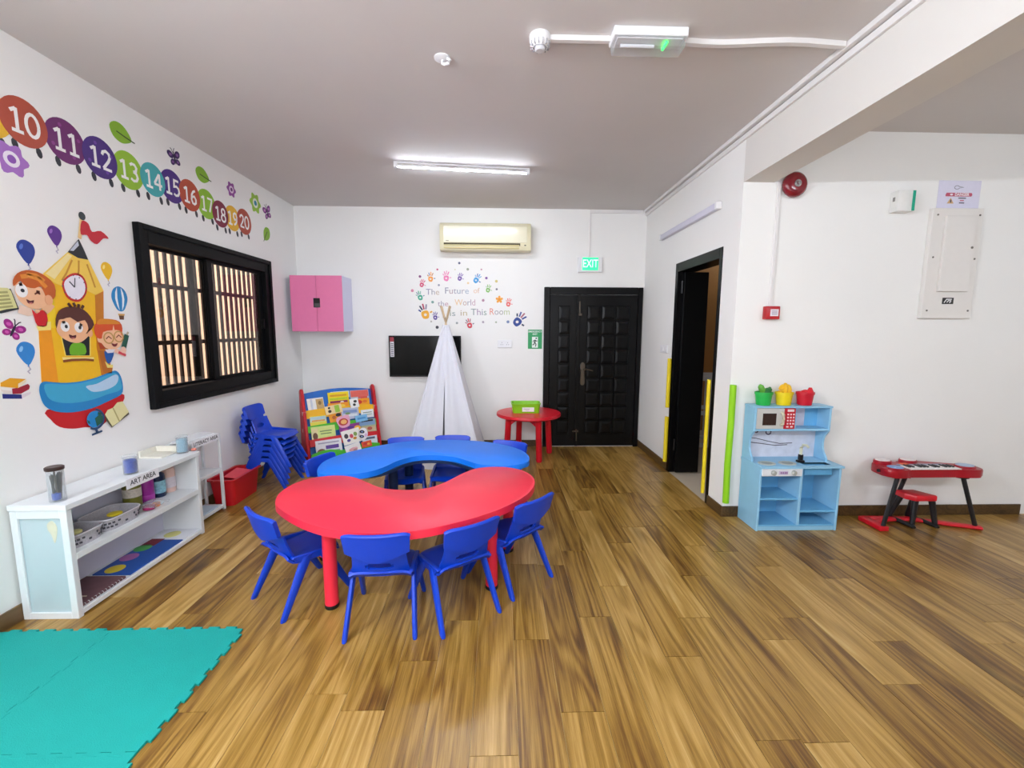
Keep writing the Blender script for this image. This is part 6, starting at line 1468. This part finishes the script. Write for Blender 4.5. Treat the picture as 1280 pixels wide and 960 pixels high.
dots = [(188, 268, '#8A4A7C', 1.3), (352, 202, '#C24A72', 1), (558, 142, '#5A5C78', 1.2), (638, 200, '#9AA08C', 1.3), (766, 202, '#C79AA8', .9), (813, 283, '#7A4A9C', 1.3), (907, 313, '#D2C27A', 1.4), (910, 388, '#77727C', 1.1), (116, 401, '#D68AA4', 1.5), (366, 349, '#8A8A9C', 1.1), (307, 509, '#7FA59A', 1.4), (783, 493, '#A57A8C', 1.4), (641, 330, '#E4C99A', 1.1), (536, 706, '#9CA5A4', 1.2), (782, 697, '#A59AA4', 1.2), (904, 698, '#A8B29C', 1.0), (1016, 695, '#6F80A8', 1.5), (350, 746, '#2A2C3A', 1.6), (294, 692, '#B8B2AC', 1.0), (518, 203, '#D9D5B4', .7)]
names = ['mauve', 'crimson', 'slate', 'sage', 'dusty pink', 'violet', 'straw', 'grey', 'rose', 'steel', 'sea green', 'plum', 'sand', 'ash', 'taupe', 'moss', 'denim', 'black', 'stone', 'cream']
wh = ['before the top handprints', 'over the orange handprint', 'highest of all the dots', 'between violet and blue handprints', 'above the blue handprint', 'beside the blue handprint', 'beyond the violet dot', 'above the orange flower', 'before the teal handprint', 'above the word The', 'beside the word the', 'after the word World', 'above the word Future', 'beside the red handprint', 'under the word This', 'under the word Room', 'beside the large dark blue handprint', 'above the television', 'under the amber handprint', 'over the pink handprint']
for (x, y, c, s_), nm, wr in zip(dots, names, wh):
    u, v = ZH(x, y); b = bmn(); prism(b, ell(u, v, .0125*s_, n=12), WB, .0006, .0014)
    tag(O('dot_decal', b, vm(c), smooth=False), '%s paint dot sticker %s' % (nm, wr), 'wall sticker', 'paint dots on the back wall')
t = E('lettering_decal', 'pastel wall lettering: The Future of the World is in This Room', 'wall lettering', WB(*ZH(560, 560)))
PC = ['#8A86A8', '#B89A94', '#A8A4B4', '#B8A08C', '#9AA4A0', '#8C8A94', '#B48A9A']
def word(s, x0_, x1_, yb_, h_, cols):
    (u0, vb), (u1, _) = ZH(x0_, yb_), ZH(x1_, yb_)
    n = len(s); b0 = txt(s, 1.0, align='LEFT'); wd0 = max(q.co.x for q in b0.verts)-min(q.co.x for q in b0.verts); b0.free()
    b = txt(s, 1.0, align='LEFT'); mn = min(q.co.x for q in b.verts); mz = min(q.co.y for q in b.verts); mxh = max(q.co.y for q in b.verts)-mz
    hh = h_/7.53/545*5.65
    # split letters by island so each letter is its own part
    bmesh.ops.recalc_face_normals(b, faces=b.faces[:])
    seen = set(); isl = []
    for f in b.faces:
        if f.index in seen: continue
        stack = [f]; cur = []; seen.add(f.index)
        while stack:
            g2 = stack.pop(); cur.append(g2)
            for e2 in g2.edges:
                for q in e2.link_faces:
                    if q.index not in seen: seen.add(q.index); stack.append(q)
        isl.append(cur)
    isl.sort(key=lambda fs: min(v_.co.x for f in fs for v_ in f.verts))
    for i, fs in enumerate(isl):
        nb = bmn(); mp = {}
        for f in fs:
            vs = []
            for v_ in f.verts:
                if v_ not in mp: mp[v_] = nb.verts.new(WB(u0+(v_.co.x-mn)/wd0*(u1-u0), vb+(v_.co.y-mz)/mxh*hh, .0014))
                vs.append(mp[v_])
            nb.faces.new(vs)
        O('letter', nb, vm(cols[i % len(cols)]), t, world=True, smooth=False, flip=False)
    b.free()
word('The', 245, 370, 440, 52, ['#8E8AA8', '#9A97A6', '#C4B29E']); word('Future', 425, 648, 430, 55, ['#8C8AA0', '#B49AA0', '#A8A4B4', '#9AA4B4', '#B0A8B4', '#A9B4C4']); word('of', 693, 750, 425, 48, ['#E2BFA0', '#D8B49A'])
word('the', 355, 455, 548, 48, ['#A59AB0', '#A8A4B4', '#C49AA8']); word('World', 515, 708, 540, 55, ['#E4C08E', '#C4A49A', '#9C9AA8', '#A48AA0', '#C8A0B0'])
word('is', 470, 522, 640, 48, ['#A8B0A0', '#A8B0A0', '#9AA8A8']); word('in', 570, 632, 636, 48, ['#B8A68E', '#B8A68E', '#C4B48E']); word('This', 668, 815, 632, 58, ['#8E9C9A', '#A48AA8', '#8A8AA0', '#8A8AA0', '#8AA094']); word('Room', 845, 1032, 628, 58, ['#E08A78', '#A8A0A8', '#A8A4A0', '#B8C08E'])
